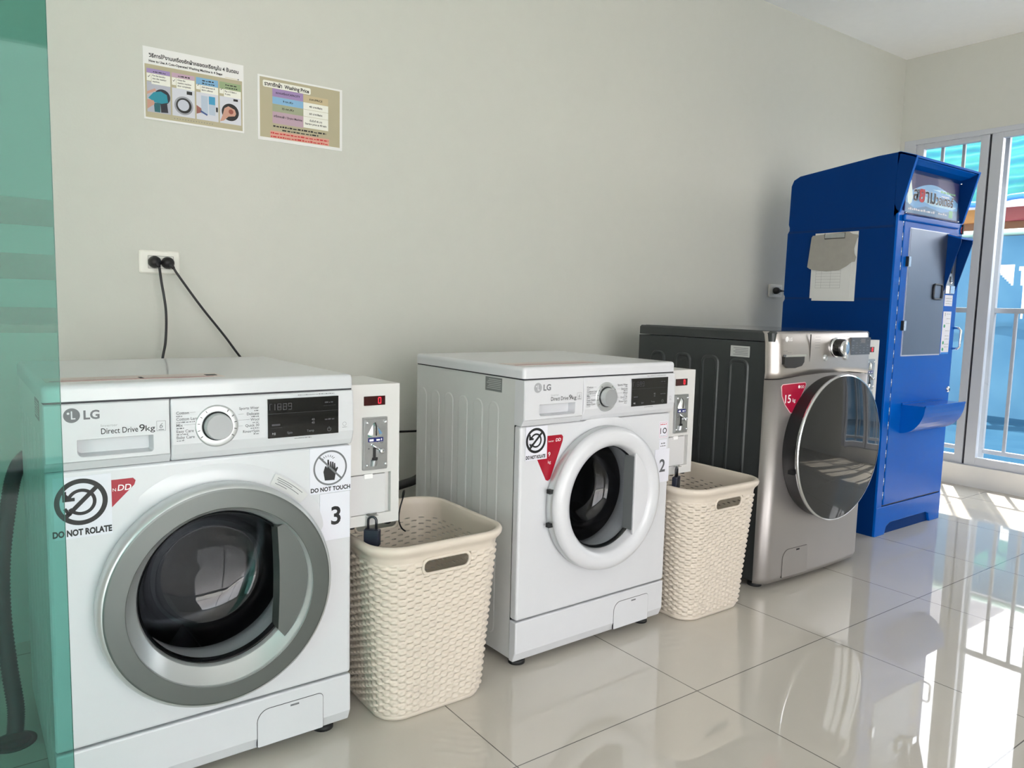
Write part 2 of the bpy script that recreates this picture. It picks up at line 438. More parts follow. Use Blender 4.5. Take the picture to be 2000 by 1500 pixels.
q = Part(POLE); q.tube([(.06, -6, .95), (.06, 6.8, .95)], .018, 8); q.done('lower_pipe', parent=fe)

q = Part(mat('white_backboard', (214, 214, 210), .7)); q.box(11.0, 11.06, .2, 3.4, -.04, 1.95)  # added board that makes the cut gaps look bright
tag(q.done('backboard'), 'white board added behind the blue fence to brighten its gaps', 'backboard')
TURQ = sheetmat('striped_tarpaulin', (60, 210, 220), .5, stripes=(.62, [(44, 104, 122), (50, 124, 124), (78, 136, 132), (52, 120, 128), (58, 128, 124)]))
aw = thing('awning', 'turquoise and blue striped tarpaulin awning over market stalls beyond the fence', 'awning', (20, 0, 0))
q = Part(TURQ); rows = []
for i in range(61):
    y = -4+i*.21; rows.append([q.v(-1.2+2.6*(j/14)+.06*sin(i*1.3+j*2), y, 3.62+.06*sin(i*.8)+ (2.4*(j/14)**.8)+.05*sin(i*.9+j*1.7)) for j in range(15)])
for i in range(60):
    for j in range(14): q.face([rows[i][j], rows[i+1][j], rows[i+1][j+1], rows[i][j+1]], True)
q.done('tarpaulin', parent=aw)
q = Part(mat('blue_hem', (20, 96, 200), .6)); q.tube([(-1.2, -4+.21*i, 3.60+.06*sin(i*.8)) for i in range(61)], .07, 8); lab(q.done('hem', parent=aw), 'deep blue hem')
for yy in (-3.5, 1.0, 5.3, 8.3):
    q = Part(mat('pale_blue_pole', (120, 205, 222), .5)); q.tube([(-1.0, yy, -.05), (-1.0, yy, 3.75)], .05, 8); q.done('pole', parent=aw)
def stall(y0, y1, col, lbl, cn):
    t = thing('stall_canopy', lbl, 'canopy', (20.4, 0, 0))
    q = Part(mat(cn, col, .7)); q.box(-.1, .5, y0, y1, 3.30, 3.62); q.done('valance', parent=t)
    q = Part(mat('stall_brown', (92, 62, 40), .8)); q.box(.1, .6, y0, y1, 3.0, 3.30); q.done('beam', parent=t)
    for yy in (y0+.1, y1-.1):
        q = Part(mat('stall_white_post', (120, 122, 128), .6)); q.box(.0, .1, yy-.05, yy+.05, -.04, 3.0); q.done('post', parent=t)
stall(5.85, 9.6, (150, 100, 48), 'orange stall canopy edge below the striped tarpaulin', 'orange_canvas')
stall(3.0, 5.7, (124, 48, 54), 'red stall canopy edge below the striped tarpaulin', 'red_canvas')
q = Part(mat('stall_back_grey', (66, 70, 76), .8, noise=.4, nscale=2)); q.box(21.5, 21.8, 0, 10, -.04, 3.3)
tag(q.done('market_wall'), 'grey boarded back wall of the market stalls', 'wall')
q = Part(mat('pale_house', (150, 150, 158), .8)); q.box(24, 30, 7.6, 14, -.04, 9); q.use(mat('house_window', (120, 140, 160), .3)); q.box(23.96, 24.02, 8.6, 9.8, 5.0, 6.4)
tag(q.done('house'), 'pale rendered house standing behind the tarpaulin awning', 'building')

# ------------------------------------------------------------------ washing machines (white)
def front_plate(p, x0, x1, z0, z1, cx, cz, r, y0, y1, n=96):
    """plate with a round hole"""
    A = [2*pi*i/n for i in range(n)]
    # snap rays to the corners
    corners = [atan2(zz-cz, xx-cx) % (2*pi) for xx in (x0, x1) for zz in (z0, z1)]
    for c in corners:
        k = min(range(n), key=lambda i: abs((A[i]-c+pi) % (2*pi)-pi)); A[k] = c
    out = [rect_ray(cx, cz, a, x0, x1, z0, z1) for a in A]
    inn = [(cx+r*cos(a), cz+r*sin(a)) for a in A]
    p.loft([[(x, y0+.0, z) for x, z in inn], [(x, y0, z) for x, z in out], [(x, y1, z) for x, z in out], [(x, y1, z) for x, z in inn], [(x, y0, z) for x, z in inn]])

def plate_hole_rr(p, x0, x1, z0, z1, hx0, hx1, hz0, hz1, hr, y0, y1, depth):
    """plate with a rounded pocket"""
    o = rrect(x0, x1, z0, z1, .0015); i = rrect(hx0, hx1, hz0, hz1, hr)
    i2 = rrect(hx0+.006, hx1-.006, hz0+.004, hz1-.002, hr)
    p.loft([[(x, y1, z) for x, z in o], [(x, y0, z) for x, z in o], [(x, y0, z) for x, z in i], [(x, y0+.003, z) for x, z in inset(i, .001)], [(x, y0+depth, z) for x, z in i2]], capa=True, capb=True)

def coin_box(loc, rz, label):
    W_, D_, H_ = .136, .20, .34
    t = thing('coin_box', label, 'coin box', loc, rz, 'coin boxes on the right sides of the washers')
    q = Part(BOXW)
    # shell with a pocket for the cash door
    o = rrect(0, W_, 0, H_, .0015); hx0, hx1, hz0, hz1 = .010, .114, .026, .126
    q.loft([[(x, D_, z) for x, z in o], [(x, 0, z) for x, z in o]], capa=True)
    # front face as strips around pocket
    q.rect(0, W_, hz1, H_, 0); q.rect(0, W_, 0, hz0, 0); q.rect(0, hx0, hz0, hz1, 0); q.rect(hx1, W_, hz0, hz1, 0)
    q.loft([[(x, 0, z) for x, z in ((hx0, hz0), (hx1, hz0), (hx1, hz1), (hx0, hz1))], [(x, .012, z) for x, z in ((hx0, hz0), (hx1, hz0), (hx1, hz1), (hx0, hz1))]])
    q.rect(hx0, hx1, hz0, hz1, .0125)
    q.done('housing', parent=t)
    q = Part(mat('cash_door_grey', (206, 206, 207), .4)); q.prism_xz(rrect(hx0+.001, hx1-.012, hz0+.001, hz1-.004, .002), .004, .012); q.use(DARK); q.rect(hx1-.0115, hx1-.0105, hz0+.002, hz1-.004, .0118)
    d = q.done('cash_door', parent=t)
    q = Part(WPRINT); q.prism_xz(rrect(.045, .067, hz1-.012, hz1-.001, .002), .001, .005); q.done('latch_tab', parent=d)
    q = Part(CHROME); q.box(.048, .076, -.004, .001, .027, .030); q.box(.048, .076, -.012, -.002, .0245, .0265); q.done('hasp', parent=t)
    # display
    q = Part(LEDG); q.prism_xz(rrect(.042, .097, .290, .312, .001), -.0015, .002); dd = q.done('display', parent=t)
    q = Part(LED)
    x, z, s = .079, .2945, .0065
    wd = .0016
    for a in ((x, z, x+s, z), (x, z+.0135, x+s, z+.0135), (x, z+.001, x, z+.006), (x, z+.0075, x, z+.0125), (x+s, z+.001, x+s, z+.006), (x+s, z+.0075, x+s, z+.0125)):
        q.line(*a, wd, -.0018)
    lab(q.done('digit', parent=dd), 'glowing red figure 0')
    # coin plate
    q = Part(STEEL)
    q.prism_xz(rrect(.038, .101, .136, .262, .002), -.006, .0); q.prism_xz(rrect(.0415, .0975, .140, .258, .001), -.0075, -.005)
    # return cup
    q.loft([[(.064+.009*cos(a), -.007-.008*abs(sin(a)) , .146) for a in [pi*i/10 for i in range(11)]], [(.066+.009*cos(a), -.007-.010*abs(sin(a)), .160) for a in [pi*i/10 for i in range(11)]]], close=False, smooth=True)
    q.use(BLACK); q.rect(.063, .070, .160, .190, -.0082); q.rect(.061, .075, .160, .166, -.0083)
    q.use(GREYP); q.ring(.085, .203, .003, .0042, -.0078, 20); q.disc(.052, .188, .0022, -.0078, 12); q.disc(.074, .203, .0016, -.0078, 12)
    cp = q.done('coin_plate', parent=t); lab(cp, 'stamped metal coin acceptor plate')
    q = Part(CHROME)
    # triangular hood split by the slot
    for sgn in (-1, 1):
        a = [(.068+sgn*.0015, .216), (.068+sgn*.018, .216), (.068+sgn*.020, .222), (.068+sgn*.006, .247), (.068+sgn*.0015, .251)]
        b = [(.068+sgn*.0015, .217), (.068+sgn*.008, .217), (.068+sgn*.008, .222), (.068+sgn*.003, .240), (.068+sgn*.0015, .243)]
        if sgn < 0: a = a[::-1]; b = b[::-1]
        q.loft([[(x, -.007, z) for x, z in a], [(x, -.014, z) for x, z in b]], capb=True)
    hd = q.done('slot_hood', parent=cp); 
    q = Part(BLACK); q.box(.0665, .0695, -.009, -.007, .218, .250); q.done('coin_slot', parent=cp)
    q = Part(NAVY); q.prism_xz(rrect(.050, .089, .2015+.002, .2125+.001, .001), -.0085, -.007)
    q.use(WPRINT); q.squiggle(.053, .067, .2055, .0055, -.0088, 5); q.squiggle(.071, .086, .2058, .0055, -.0088, 9)
    lab(q.done('name_tag', parent=cp), 'small navy tag with white marks')
    q = Part(CHROME); q.tube([(.058, -.010, .198), (.080, -.013, .183)], .0028, 8); q.lathe([(.0065, -.008), (.0065, -.016), (.005, -.018), (0.0001, -.018)], .083, .181, 20)
    q.done('return_lever', parent=cp)
    for x, z in ((.047, .250), (.095, .250), (.047, .148), (.095, .148)):
        q = Part(CHROME); q.lathe([(.0042, -.0075), (.0038, -.0095), (.002, -.0112), (.0001, -.0115)], x, z, 14); q.done('screw', parent=cp)
    for x, y in ((.02, .02), (W_-.02, .02), (.02, D_-.02), (W_-.02, D_-.02)):
        q = Part(DARK); q.lathe_z([(.008, -.008), (.010, 0)], x, y, 14); q.done('rubber_foot', parent=t)
    return t

def sticker_rotate(parent, x, z, s, y, tilt=0, w_=None):
    """crossed-out circular arrow; s = side"""
    q = Part(PAPER); q.box(x, x+s, y-.0006, y, z-s*.22, z+s); yy = y-.0009
    q.use(BLACK); cx, cz = x+s*.47, z+s*.49
    R = s*.46
    q.ring(cx, cz, R*.80, R, yy, 56); q.ring(cx, cz, R*.43, R*.57, yy-.0001, 40, radians(-150), radians(160))
    q.line(cx-R*.62, cz-R*.62, cx+R*.62, cz+R*.62, R*.18, yy-.0002)
    ax, az = cx-R*.50, cz+R*.16
    q.line(ax-R*.12, az+R*.34, ax-R*.12, az-.0*R, R*.15, yy-.0002); q.line(ax-R*.19, az-R*.02, ax+R*.26, az-R*.02, R*.15, yy-.0002)
    q.flat([(ax-R*.18, az), (ax+R*.16, az), (ax-R*.05, az+R*.22)], yy-.0001)
    q.line(cx-R*.62, cz-R*.22, cx-R*.42, cz-R*.55, R*.13, yy-.0002)
    q.text('DO NOT ROLATE', cx+s*.01, z-s*.165, s*.17, yy, 'CENTER', .045, width=s*1.02 if s > .085 else s*.9)
    return q

def washer(loc, rz, label, kind):
    big = kind == 3
    t = thing('washing_machine', label, 'washing machine', loc, rz, 'white front-loading washing machines')
    W_, D_ = .600, .585 if big else .557
    cx, cz, hr = .302, (.410 if big else .462), (.20 if big else .185)
    # cabinet
    q = Part(SHELL); x0, x1, y0, y1, z0, z1 = .003, .597, .032, D_, .028, .818
    v = [q.v(x, y, z) for z in (z0, z1) for y in (y0, y1) for x in (x0, x1)]
    for f in ((0, 2, 3, 1), (4, 5, 7, 6), (2, 6, 7, 3), (0, 4, 6, 2), (1, 3, 7, 5)): q.face([v[i] for i in f])
    for sx_, xs in ((-1, x0), (1, x1)):
        for k in range(6):
            yy = .105+k*.078; pts = rrect(yy, yy+.050, .07, .745, .024, 5)
            inn = inset(pts, .004)
            q.loft([[(xs, y, z) for y, z in pts], [(xs+sx_*.0012, y, z) for y, z in inn]], capb=True)
    q.done('cabinet', parent=t)
    # drum and gasket
    q = Part(DRUM); q.lathe([(.17, .06), (.235, .075), (.235, .36), (.20, .375), (.0001, .37)], cx, cz+.005, 72)
    for k in range(3):
        a = 2*pi*k/3+.5; c, s_ = cos(a), sin(a); L = []
        for yy, hh in ((.09, .0), (.13, .05), (.30, .05), (.35, 0.0)):
            L.append([(cx+c*(.235-0)-s_*d, yy, cz+s_*.235+c*d) if abs(d) > .01 else (cx+c*(.235-hh), yy, cz+s_*(.235-hh)) for d in (-.035, 0, .035)])
        q.loft(L, close=False, smooth=True)
    lab(q.done('drum', parent=t), 'perforated steel drum')
    gq, rq = (.422, .159) if big else (.464, .153)
    q = Part(GASKET); q.lathe([(hr+.005, .030), (hr-.005, .012), (rq+.008, .004), (rq+.002, .012), (rq+.001, .050), (rq+.004, .072), (rq+.020, .080)], cx, gq, 72); lab(q.done('door_gasket', parent=t), 'grey rubber door gasket')
    # front panel
    q = Part(WHITE); front_plate(q, 0, W_, .146, .690, cx, cz, hr, 0, .031)
    fp = q.done('front_panel', parent=t, bevel=.007)
    # raised swell around the top of the porthole, fading out to both sides
    q = Part(WHITE); R = (.256 if big else .226); a0, a1 = (15, 128) if big else (50, 125)
    L = []
    for rr, hh in ((R+.012, 0), (R+.004, .45), (R-.006, .8), (R-.02, 1), (R-.04, 1)):
        L.append([(cx+rr*cos(radians(a)), .0008-.0085*hh*min(1, min(a-a0, a1-a)/28)**.8, cz+rr*sin(radians(a))) for a in range(a0, a1+1, 2)])
    q.loft(L, close=False, smooth=True); q.done('door_surround', parent=t)
    # kick plate
    q = Part(WHITE); prof = [(.031, .142), (.0, .142), (.0, .052), (.012, .024), (.031, .024)]
    q.loft([[(0, y, z) for y, z in prof], [(W_, y, z) for y, z in prof]], capa=True, capb=True)
    kp = q.done('kick_plate', parent=t, bevel=.004)
    q = Part(ALUD); fl = rrect(.379, .532, .030, .116, (.004, .004, .012, .028)); q.prism_xz(fl, -.0004, .004)
    q.use(WHITE); q.prism_xz(inset(fl, .0012), -.0012, .004)
    q.use(GREYP); q.rect(.454, .474, .105, .1095, -.0016)
    fo = q.done('service_flap', parent=kp)
    for x, y in ((.045, .05), (.552, .05), (.045, D_-.05), (.552, D_-.05)):
        q = Part(DARK); q.lathe_z([(.024, 0), (.024, .010), (.018, .013), (.012, .015), (.012, .03)], x, y, 20); q.done('levelling_foot', parent=t)
    # control panel: slightly proud, lower edge tapering back
    q = Part(WHITE2); yb = .03
    def pan(x0, x1):
        prof = [(yb, .816), (-.010, .816), (-.013, .79), (-.014, .725), (-.008, .705), (-.001, .6915), (yb, .6915)]
        q.loft([[(x0, y, z) for y, z in prof], [(x1, y, z) for y, z in prof]], capa=True, capb=True)
    pan(.214, W_)
    cpn = q.done('control_panel', parent=t, bevel=.004)
    q = Part(WHITE2); x0, x1 = 0.0, .2125
    # drawer front with pocket
    o = [(x0, .816), (x1, .816)]
    hx = rrect(.052, .182, .716, .749, (.010, .006, .001, .001)); yf = -.0125
    A = []
    N = len(hx); ccx, ccz = .117, .733
    an = [atan2(z-ccz, x-ccx) for x, z in hx]
    out = [rect_ray(ccx, ccz, a, x0, x1, .707, .816) for a in an]
    for (xx, zz) in ((x0, .707), (x1, .707), (x1, .816), (x0, .816)):
        a = atan2(zz-ccz, xx-ccx); k = min(range(N), key=lambda i: abs((an[i]-a+pi) % (2*pi)-pi)); out[k] = (xx, zz)
    q.loft([[(x, yb, z) for x, z in out], [(x, yf+.003, z) for x, z in out], [(x, yf, z) for x, z in inset(out, .002)], [(x, yf, z) for x, z in hx], [(x, yf+.003, z) for x, z in inset(hx, .001)], [(x, yf+.026, z) for x, z in inset(hx, .0035)]], capa=True, capb=True)
    prof = [(yb, .707), (yf+.002, .707), (-.001, .6915), (yb, .6915)]
    q.loft([[(x0, y, z) for y, z in prof], [(x1, y, z) for y, z in prof]], capa=True, capb=True)
    dw = q.done('detergent_drawer', parent=t)
    lab(dw, 'detergent drawer front with a recessed pull')
    # drawer lettering
    q = Part(GREYP if big else LGREY); y = yf-.0004
    q.disc(.045, .795, .0135, y, 32); q.use(WHITE2); q.line(.045, .803, .045, .789, .0022, y-.0002); q.line(.044, .789, .051, .789, .0022, y-.0002); q.disc(.0395, .799, .0022, y-.0002, 12)
    q.use(GREYP); q.text('LG', .064, .787, .023, y, bold=.03)
    q.use(BLACK); q.text('Direct Drive', .092, .757, .0155, y, bold=.005, width=.063); q.text('9', .157, .757, .0195, y, bold=.005, width=.010); q.text('kg', .168, .757, .0155, y, bold=.005, width=.017)
    q.use(LGREY); q.text('Inverter', .092, .7705, .007, y, sx=1.25)
    q.use(GREYP)
    for a in ((.188, .7555, .188, .7745), (.204, .7555, .204, .7745), (.188, .7555, .204, .7555), (.188, .7745, .204, .7745)): q.line(*a, .0006, y)
    q.text('6', .196, .7605, .014, y, 'CENTER', shear=.2); q.rect(.191, .201, .757, .7583, y)
    lab(q.done('lettering', parent=dw), 'printed grey maker letters LG and Direct Drive 9kg')
    # dial
    yk = -.0138; kx, kz = .301, .757
    q = Part(SILVER); q.lathe([(.043, yk+.002), (.042, yk-.001), (.039, yk-.002), (.029, yk-.001)], kx, kz, 72)
    q.use(BLACK)
    for k, a in enumerate([125, 148, 170, 192, 214, 55, 32, 10, -12, -34]):
        a = radians(a); q.line(kx+.034*cos(a), kz+.034*sin(a), kx+.039*cos(a), kz+.039*sin(a), .0014, yk-.0024)
    dr = q.done('dial_ring', parent=t)
    q = Part(mat('dial_dark', (52, 54, 56), .3, metal=.6)); q.lathe([(.0295, yk), (.0295, yk-.004), (.027, yk-.005)], kx, kz, 60)
    q.use(SILVER); q.lathe([(.027, yk-.003), (.0262, yk-.018), (.0245, yk-.0205)], kx, kz, 60)
    q.use(mat('brushed_knob', (166, 169, 171), .5, metal=.45)); q.lathe([(.0245, yk-.0205), (.012, yk-.0203), (.0001, yk-.0202)], kx, kz, 60)
    lab(q.done('program_knob', parent=t), 'silver round program knob')
    # program names
    y = -.0143
    for k, s_ in enumerate(['Cotton', 'Cotton Large', 'Mix', 'Easy Care', 'Baby Care']):
        q = Part(GREYP); z = .785-.0122*k; q.text(s_, .2235, z, .0082, y, bold=.01); q.squiggle(.2235, .2235+[.012, .035, .014, .022, .015][k], z-.0045, .0022, y, k+3)
        x_ = .2235+[.026, .042, .014, .034, .036][k]
        if x_ < kx-.043: q.line(x_, z+.003, kx-.041, z+.003, .0004, y)
        q.done('program_label', parent=cpn)
    for k, s_ in enumerate(['Sports Wear', 'Delicate', 'Wool', 'Quick 30', 'Rinse+Spin']):
        q = Part(GREYP); z = .787-.0122*k; q.text(s_, .386, z, .0078, y, 'RIGHT', bold=.01); q.squiggle(.386-[.01, .016, .014, .018, .012][k], .386, z-.0045, .0022, y, k+13)
        x_ = .386-[.045, .030, .018, .032, .042][k]-.002
        if x_ > kx+.043: q.line(kx+.042, z+.003, x_, z+.003, .0004, y)
        q.done('program_label', parent=cpn)
    for a in ((.47, .553, .8105, .0018, -.0140, 44), (.462, .50, .7165, .0018, -.0140, 45)):
        q = Part(GREYP); q.squiggle(*a); q.done('fine_print', parent=cpn)
    q = Part(GREYP)
    q.ring(.577, .741, .004, .0046, -.0142, 20); q.squiggle(.572, .583, .733, .0014, -.0142, 46)
    q.done('energy_mark', parent=cpn)
    # display
    q = Part(BLACKG); q.prism_xz(rrect(.404, .562, .722, .8055, .001), -.0155, -.010)
    y = -.0158; q.use(DGREY)
    def seg(x, z, w_, h_, on, yy):
        P_ = {'a': (x, z+h_, x+w_, z+h_), 'g': (x, z+h_/2, x+w_, z+h_/2), 'd': (x, z, x+w_, z), 'f': (x, z+h_/2, x, z+h_), 'e': (x, z, x, z+h_/2), 'b': (x+w_, z+h_/2, x+w_, z+h_), 'c': (x+w_, z, x+w_, z+h_/2)}
        for k in on: q.line(*P_[k], .0013, yy)
    seg(.418, .782, .001, .013, 'bc', y); seg(.425, .782, .007, .013, 'abcdefg', y); seg(.437, .782, .007, .013, 'abcdefg', y); seg(.448, .782, .007, .013, 'abcdfg', y)
    seg(.408, .782, .005, .013, 'aef', y)
    q.line(.404, .774, .562, .774, .0006, y); q.squiggle(.530, .550, .791, .003, y, 2); q.squiggle(.527, .555, .785, .0008, y, 3)
    q.squiggle(.530, .553, .753, .003, y, 5); q.rect(.412, .430, .748, .752, y); q.line(.410, .744, .434, .744, .0004, y)
    q.use(GREYP); q.text('40', .503, .754, .007, y, 'CENTER'); q.text('40', .503, .747, .007, y, 'CENTER')
    q.use(LGREY); q.text('II', .417, .7285, .0075, y, bold=.01); q.flat([(.413, .729), (.416, .7315), (.413, .734)], y)
    q.use(GREYP); q.text('Spin', .451, .729, .007, y, 'CENTER'); q.text('Temp', .497, .730, .007, y, 'CENTER')
    q.ring(.540, .732, .0038, .0046, y, 24, radians(120), radians(420)); q.line(.540, .733, .540, .738, .0008, y)
    dp = q.done('display', parent=t)
    # lid
    q = Part(WHITE)
    o1 = rrect(-.001, W_+.001, -.008, D_, (.010, .010, .006, .006), 5)
    q.loft([[(x, y, .820) for x, y in o1], [(x, y, .8204) for x, y in o1], [(x, y, .8395) for x, y in o1], [(x, y, .8405) for x, y in o1], [(x, y, .846) for x, y in inset(o1, .001)], [(x, y, .8495) for x, y in inset(o1, .004)], [(x, y, .851) for x, y in inset(o1, .009)]], capa=True, capb=True, smooth=True)
    q.use(ALUD); q.box(.002, W_-.002, -.004, D_-.004, .816, .821)
    q.done('lid', parent=t)
    # printed notice on the lid
    q = Part(mat('rosy_print', (196, 182, 178), .35)); 
    xx0, xx1 = (.012, .335) if big else (.012, .33)
    q.box(xx0, xx1, .045, .125, .851, .8516)
    q.use(mat('pinkish_strip', (170, 120, 122), .4)); q.box(xx0+.006, xx1-.02, .052, .064, .8516, .8518)
    if big:
        q.use(DARK); q.box(xx1-.03, xx1-.008, .075, .095, .8516, .8522); q.box(.175, .182, .06, .09, .8516, .852)
    lab(q.done('printed_notice', parent=t), 'flat printed strip on the lid')
    # side data plate
    q = Part(mat('data_plate', (120, 124, 124), .4)); q.box(.0022, .003, .093, .172, .773, .812)
    q.use(mat('data_plate_line', (190, 194, 192), .4))
    for k in range(6): q.box(.0018, .0023, .097, .165-.005*(k % 3), .780+.005*k, .7815+.005*k)
    q.done('data_plate', parent=t)
    # -------- door
    if big:
        dz = .410; r = .232
        q = Part(SILVER); q.lathe([(r-.010, .0), (r, -.012), (r+.001, -.030), (r, -.040), (r-.003, -.0465), (r-.006, -.0495), (r-.0085, -.0505)], cx, dz, 128); d = q.done('door', parent=t); lab(d, 'large round porthole door with a wide grey ring')
        q = Part(SATIN); q.lathe([(r-.0085, -.0500), (r-.012, -.0512), (r-.0122, -.0512), (.1862, -.0545), (.186, -.0545), (.1845, -.053)], cx, dz, 128); lab(q.done('door_ring', parent=d), 'wide satin grey ring')
        gz = dz+.012; gx = cx
        q = Part(SILVER)
        n = 128; L = []
        for rr, yy, zc in ((.1845, -.053, dz), (.183, -.0505, dz), (.1828, -.050, dz), (.164, -.034, gz), (.1625, -.032, gz), (.159, -.018, gz)):
            L.append([(cx+rr*cos(2*pi*i/n), yy, zc+rr*sin(2*pi*i/n)) for i in range(n)])
        q.loft(L, smooth=True); lab(q.done('inner_bezel', parent=d), 'bright silver inner bezel')
        rg = .159
        q = Part(GASKET); q.use(BLACKG); q.lathe([(rg, -.024), (rg-.004, -.020), (rg-.005, -.008), (rg-.005, -.006)], cx, gz, 96); q.done('glass_seal', parent=d)
        # handle cover
        q = Part(SATIN); xc = .110; a = math.acos(xc/.166)
        pts = [(cx+.1755*cos(-a*.93+1.86*a*i/20), gz-.004+.1755*sin(-a*.93+1.86*a*i/20)) for i in range(21)]
        pts = pts+[(cx+xc+.004*sin(pi*(1-i/6)), gz+.115-.225*i/6) for i in range(0, 7)]
        q.prism_xz(pts, -.046, -.006); lab(q.done('handle', parent=d), 'grey pull plate at the right of the porthole')
    else:
        dz = .461; r = .213
        q = Part(SILVER); q.lathe([(r-.008, .0), (r-.001, -.010), (r-.001, -.024), (r-.004, -.030)], cx, dz, 128)
        q.use(WHITE); q.lathe([(r-.004, -.030), (r-.002, -.036), (r-.006, -.048), (r-.020, -.056), (r-.036, -.056), (r-.050, -.050), (r-.057, -.040), (r-.060, -.015)], cx, dz+.0, 128); d = q.done('door', parent=t); lab(d, 'round white porthole door')
        gz = dz+.003; rg = .153
        q = Part(BLACKG); q.lathe([(rg, -.018), (rg-.004, -.014), (rg-.005, -.006)], cx, gz, 96); q.done('glass_seal', parent=d)
        q = Part(WHITE); xc = .098; a = math.acos(xc/.160)
        pts = [(cx+.158*cos(-a+2*a*i/20), gz+.158*sin(-a+2*a*i/20)) for i in range(21)]
        q.prism_xz(pts, -.046, -.040); q.use(mat('handle_side_grey', (110, 114, 116), .4)); q.box(cx+xc-.003, cx+xc+.001, -.042, -.004, gz-.112, gz+.112)  # white plate with a mid-grey side wall on its left
        lab(q.done('handle', parent=d), 'white pull plate at the right of the porthole')
    for zz in () if big else (-.05, .045):
        q = Part(DARK); q.box(cx-r-.004, cx-r+.012, -.028, -.014, dz+zz-.006, dz+zz+.006); q.done('hinge_stop', parent=d)
    q = Part(DOORG)
    prof = [(rg-.004, -.018), (rg-.010, -.006), (rg-.022, .03), (rg-.030, .075), (rg-.050, .098), (rg-.085, .108), (.03, .112), (.0001, .113)]
    q.lathe(prof, cx, gz, 96); lab(q.done('door_glass', parent=d), 'clear bowl-shaped door glass')
    # ----------- stickers
    if big:
        q = sticker_rotate(t, .012, .583, .096, -.0005); lab(q.done('sticker', parent=t), 'white sticker with a crossed-out circular arrow, DO NOT ROLATE')
        q = Part(RED); q.prism_xz([(.100, .607), (.108, .612), (.148, .652), (.1505, .660), (.146, .6655), (.100, .665)], -.0004, .0002)
        q.use(WPRINT); q.text('DD', .1185, .643, .0165, -.0006, bold=.01, shear=.15, width=.024); q.text('N', .110, .6425, .009, -.0006)
        lab(q.done('badge', parent=t), 'red badge reading DD')
    else:
        q = Part(RED)
        q.prism_xz([(.092, .534), (.10, .531), (.108, .536), (.150, .640), (.151, .652), (.145, .658), (.046, .658), (.046, .620)], -.0004, .0002)
        q.use(WPRINT); q.text('Inverter', .098, .640, .0075, -.0006, sx=.8); q.text('DD', .124, .640, .0125, -.0006, bold=.01, shear=.15, width=.019)
        q.text('9', .098, .60, .018, -.0006); q.text('kg', .098, .580, .012, -.0006)
        lab(q.done('badge', parent=t), 'red pointed badge reading Inverter DD')
        q = sticker_rotate(t, .016, .612, .076, -.0014)
        lab(q.done('sticker', parent=t), 'white paper sticker with a crossed-out circular arrow')
        q = Part(PAPER); q.box(.548, .588, -.0006, 0, .611, .664); yy = -.0008
        q.use(REDL)
        for a in ((.551, .614, .551, .661), (.585, .614, .585, .661), (.551, .614, .585, .614), (.551, .661, .585, .661)): q.line(*a, .0007, yy)
        q.squiggle(.554, .582, .653, .004, yy, 3); q.use(BLACK); q.text('1', .554, .625, .026, yy, bold=.01); q.ring(.574, .634, .006, .0092, yy, 28)
        q.use(LGREY); q.squiggle(.556, .580, .617, .0025, yy, 8)
        lab(q.done('warranty_sticker', parent=t), 'small red-edged sticker reading 10')
        q = Part(PAPER); q.box(.552, .586, -.0005, 0, .572, .606); q.use(GREYP); q.squiggle(.560, .580, .592, .006, -.0007, 4); q.squiggle(.557, .583, .584, .003, -.0007, 5)
        q.done('small_sticker', parent=t)
    # number card
    n0 = (.524, .596, .474, .583) if big else (.533, .600, .470, .576)
    q = Part(PAPER); q.box(n0[0], n0[1], -.0018, -.0006, n0[2], n0[3])
    q.use(BLACK if big else mat('grey_number', (92, 94, 98), .5)); q.text('3' if big else '2', (n0[0]+n0[1])/2+.002, n0[2]+.036 if big else n0[2]+.034, .058 if big else .056, -.0021, 'CENTER', bold=.02)
    lab(q.done('number_card', parent=t), 'white card with the number %s' % ('3' if big else '2'))
    if big:
        q = Part(PAPER); q.box(.501, .599, -.0008, 0, .584, .688); y = -.0011
        ox, oz = .549, .641
        q.use(GREYP); q.ring(ox, oz, .036, .040, y, 56)
        q.use(BLACK)
        # open hand
        pts = [(-.013, -.028), (.010, -.029), (.013, -.014), (.0185, -.002), (.0165, .001), (.0125, -.003), (.0115, .010), (.0088, .010), (.0082, -.001), (.0072, .013), (.0042, .0135), (.0035, .0), (.0022, .0145), (-.0008, .0145), (-.0012, .001), (-.0035, .019), (-.0068, .019), (-.0075, .0), (-.0095, .0055), (-.0125, .004), (-.0165, -.008)]
        q.flat([(ox+a, oz+b) for a, b in pts], y)
        for k in range(7):
            a = radians(25+22*k); q.line(ox-.005+.011*cos(a), oz+.018+.007*sin(a), ox-.005+.017*cos(a), oz+.018+.012*sin(a), .0012, y)
        q.use(GREYP); q.line(ox-.0265, oz+.0265, ox+.0265, oz-.0265, .0042, y-.0002)
        q.use(BLACK); q.text('DO NOT TOUCH', ox+.001, .5885, .0132, y, 'CENTER', bold=.035, width=.094)
        lab(q.done('sticker', parent=t), 'white sticker with a crossed-out hand, DO NOT TOUCH')
        # warning label arc near door top
        q = Part(mat('clear_label', (205, 207, 206), .4)); a0, a1 = radians(45), radians(62)
        for (b0, b1, m_) in ((43, 63, None),):
            L = [[(cx+rr*cos(radians(a)), -.0094, dz+rr*sin(radians(a))) for a in range(b0, b1+1)] for rr in (.237, .262)]
            q.loft(L, close=False)
        q.use(GREYP)
        for rr, c0, c1 in ((.256, 46, 61), (.252, 52, 61), (.248, 47, 60), (.243, 54, 61)):
            L = [[(cx+(rr+dd)*cos(radians(a)), -.0097, dz+(rr+dd)*sin(radians(a))) for a in range(c0, c1+1)] for dd in (0, .0014)]
            q.loft(L, close=False)
        lab(q.done('warning_label', parent=t), 'curved clear label with fine print')
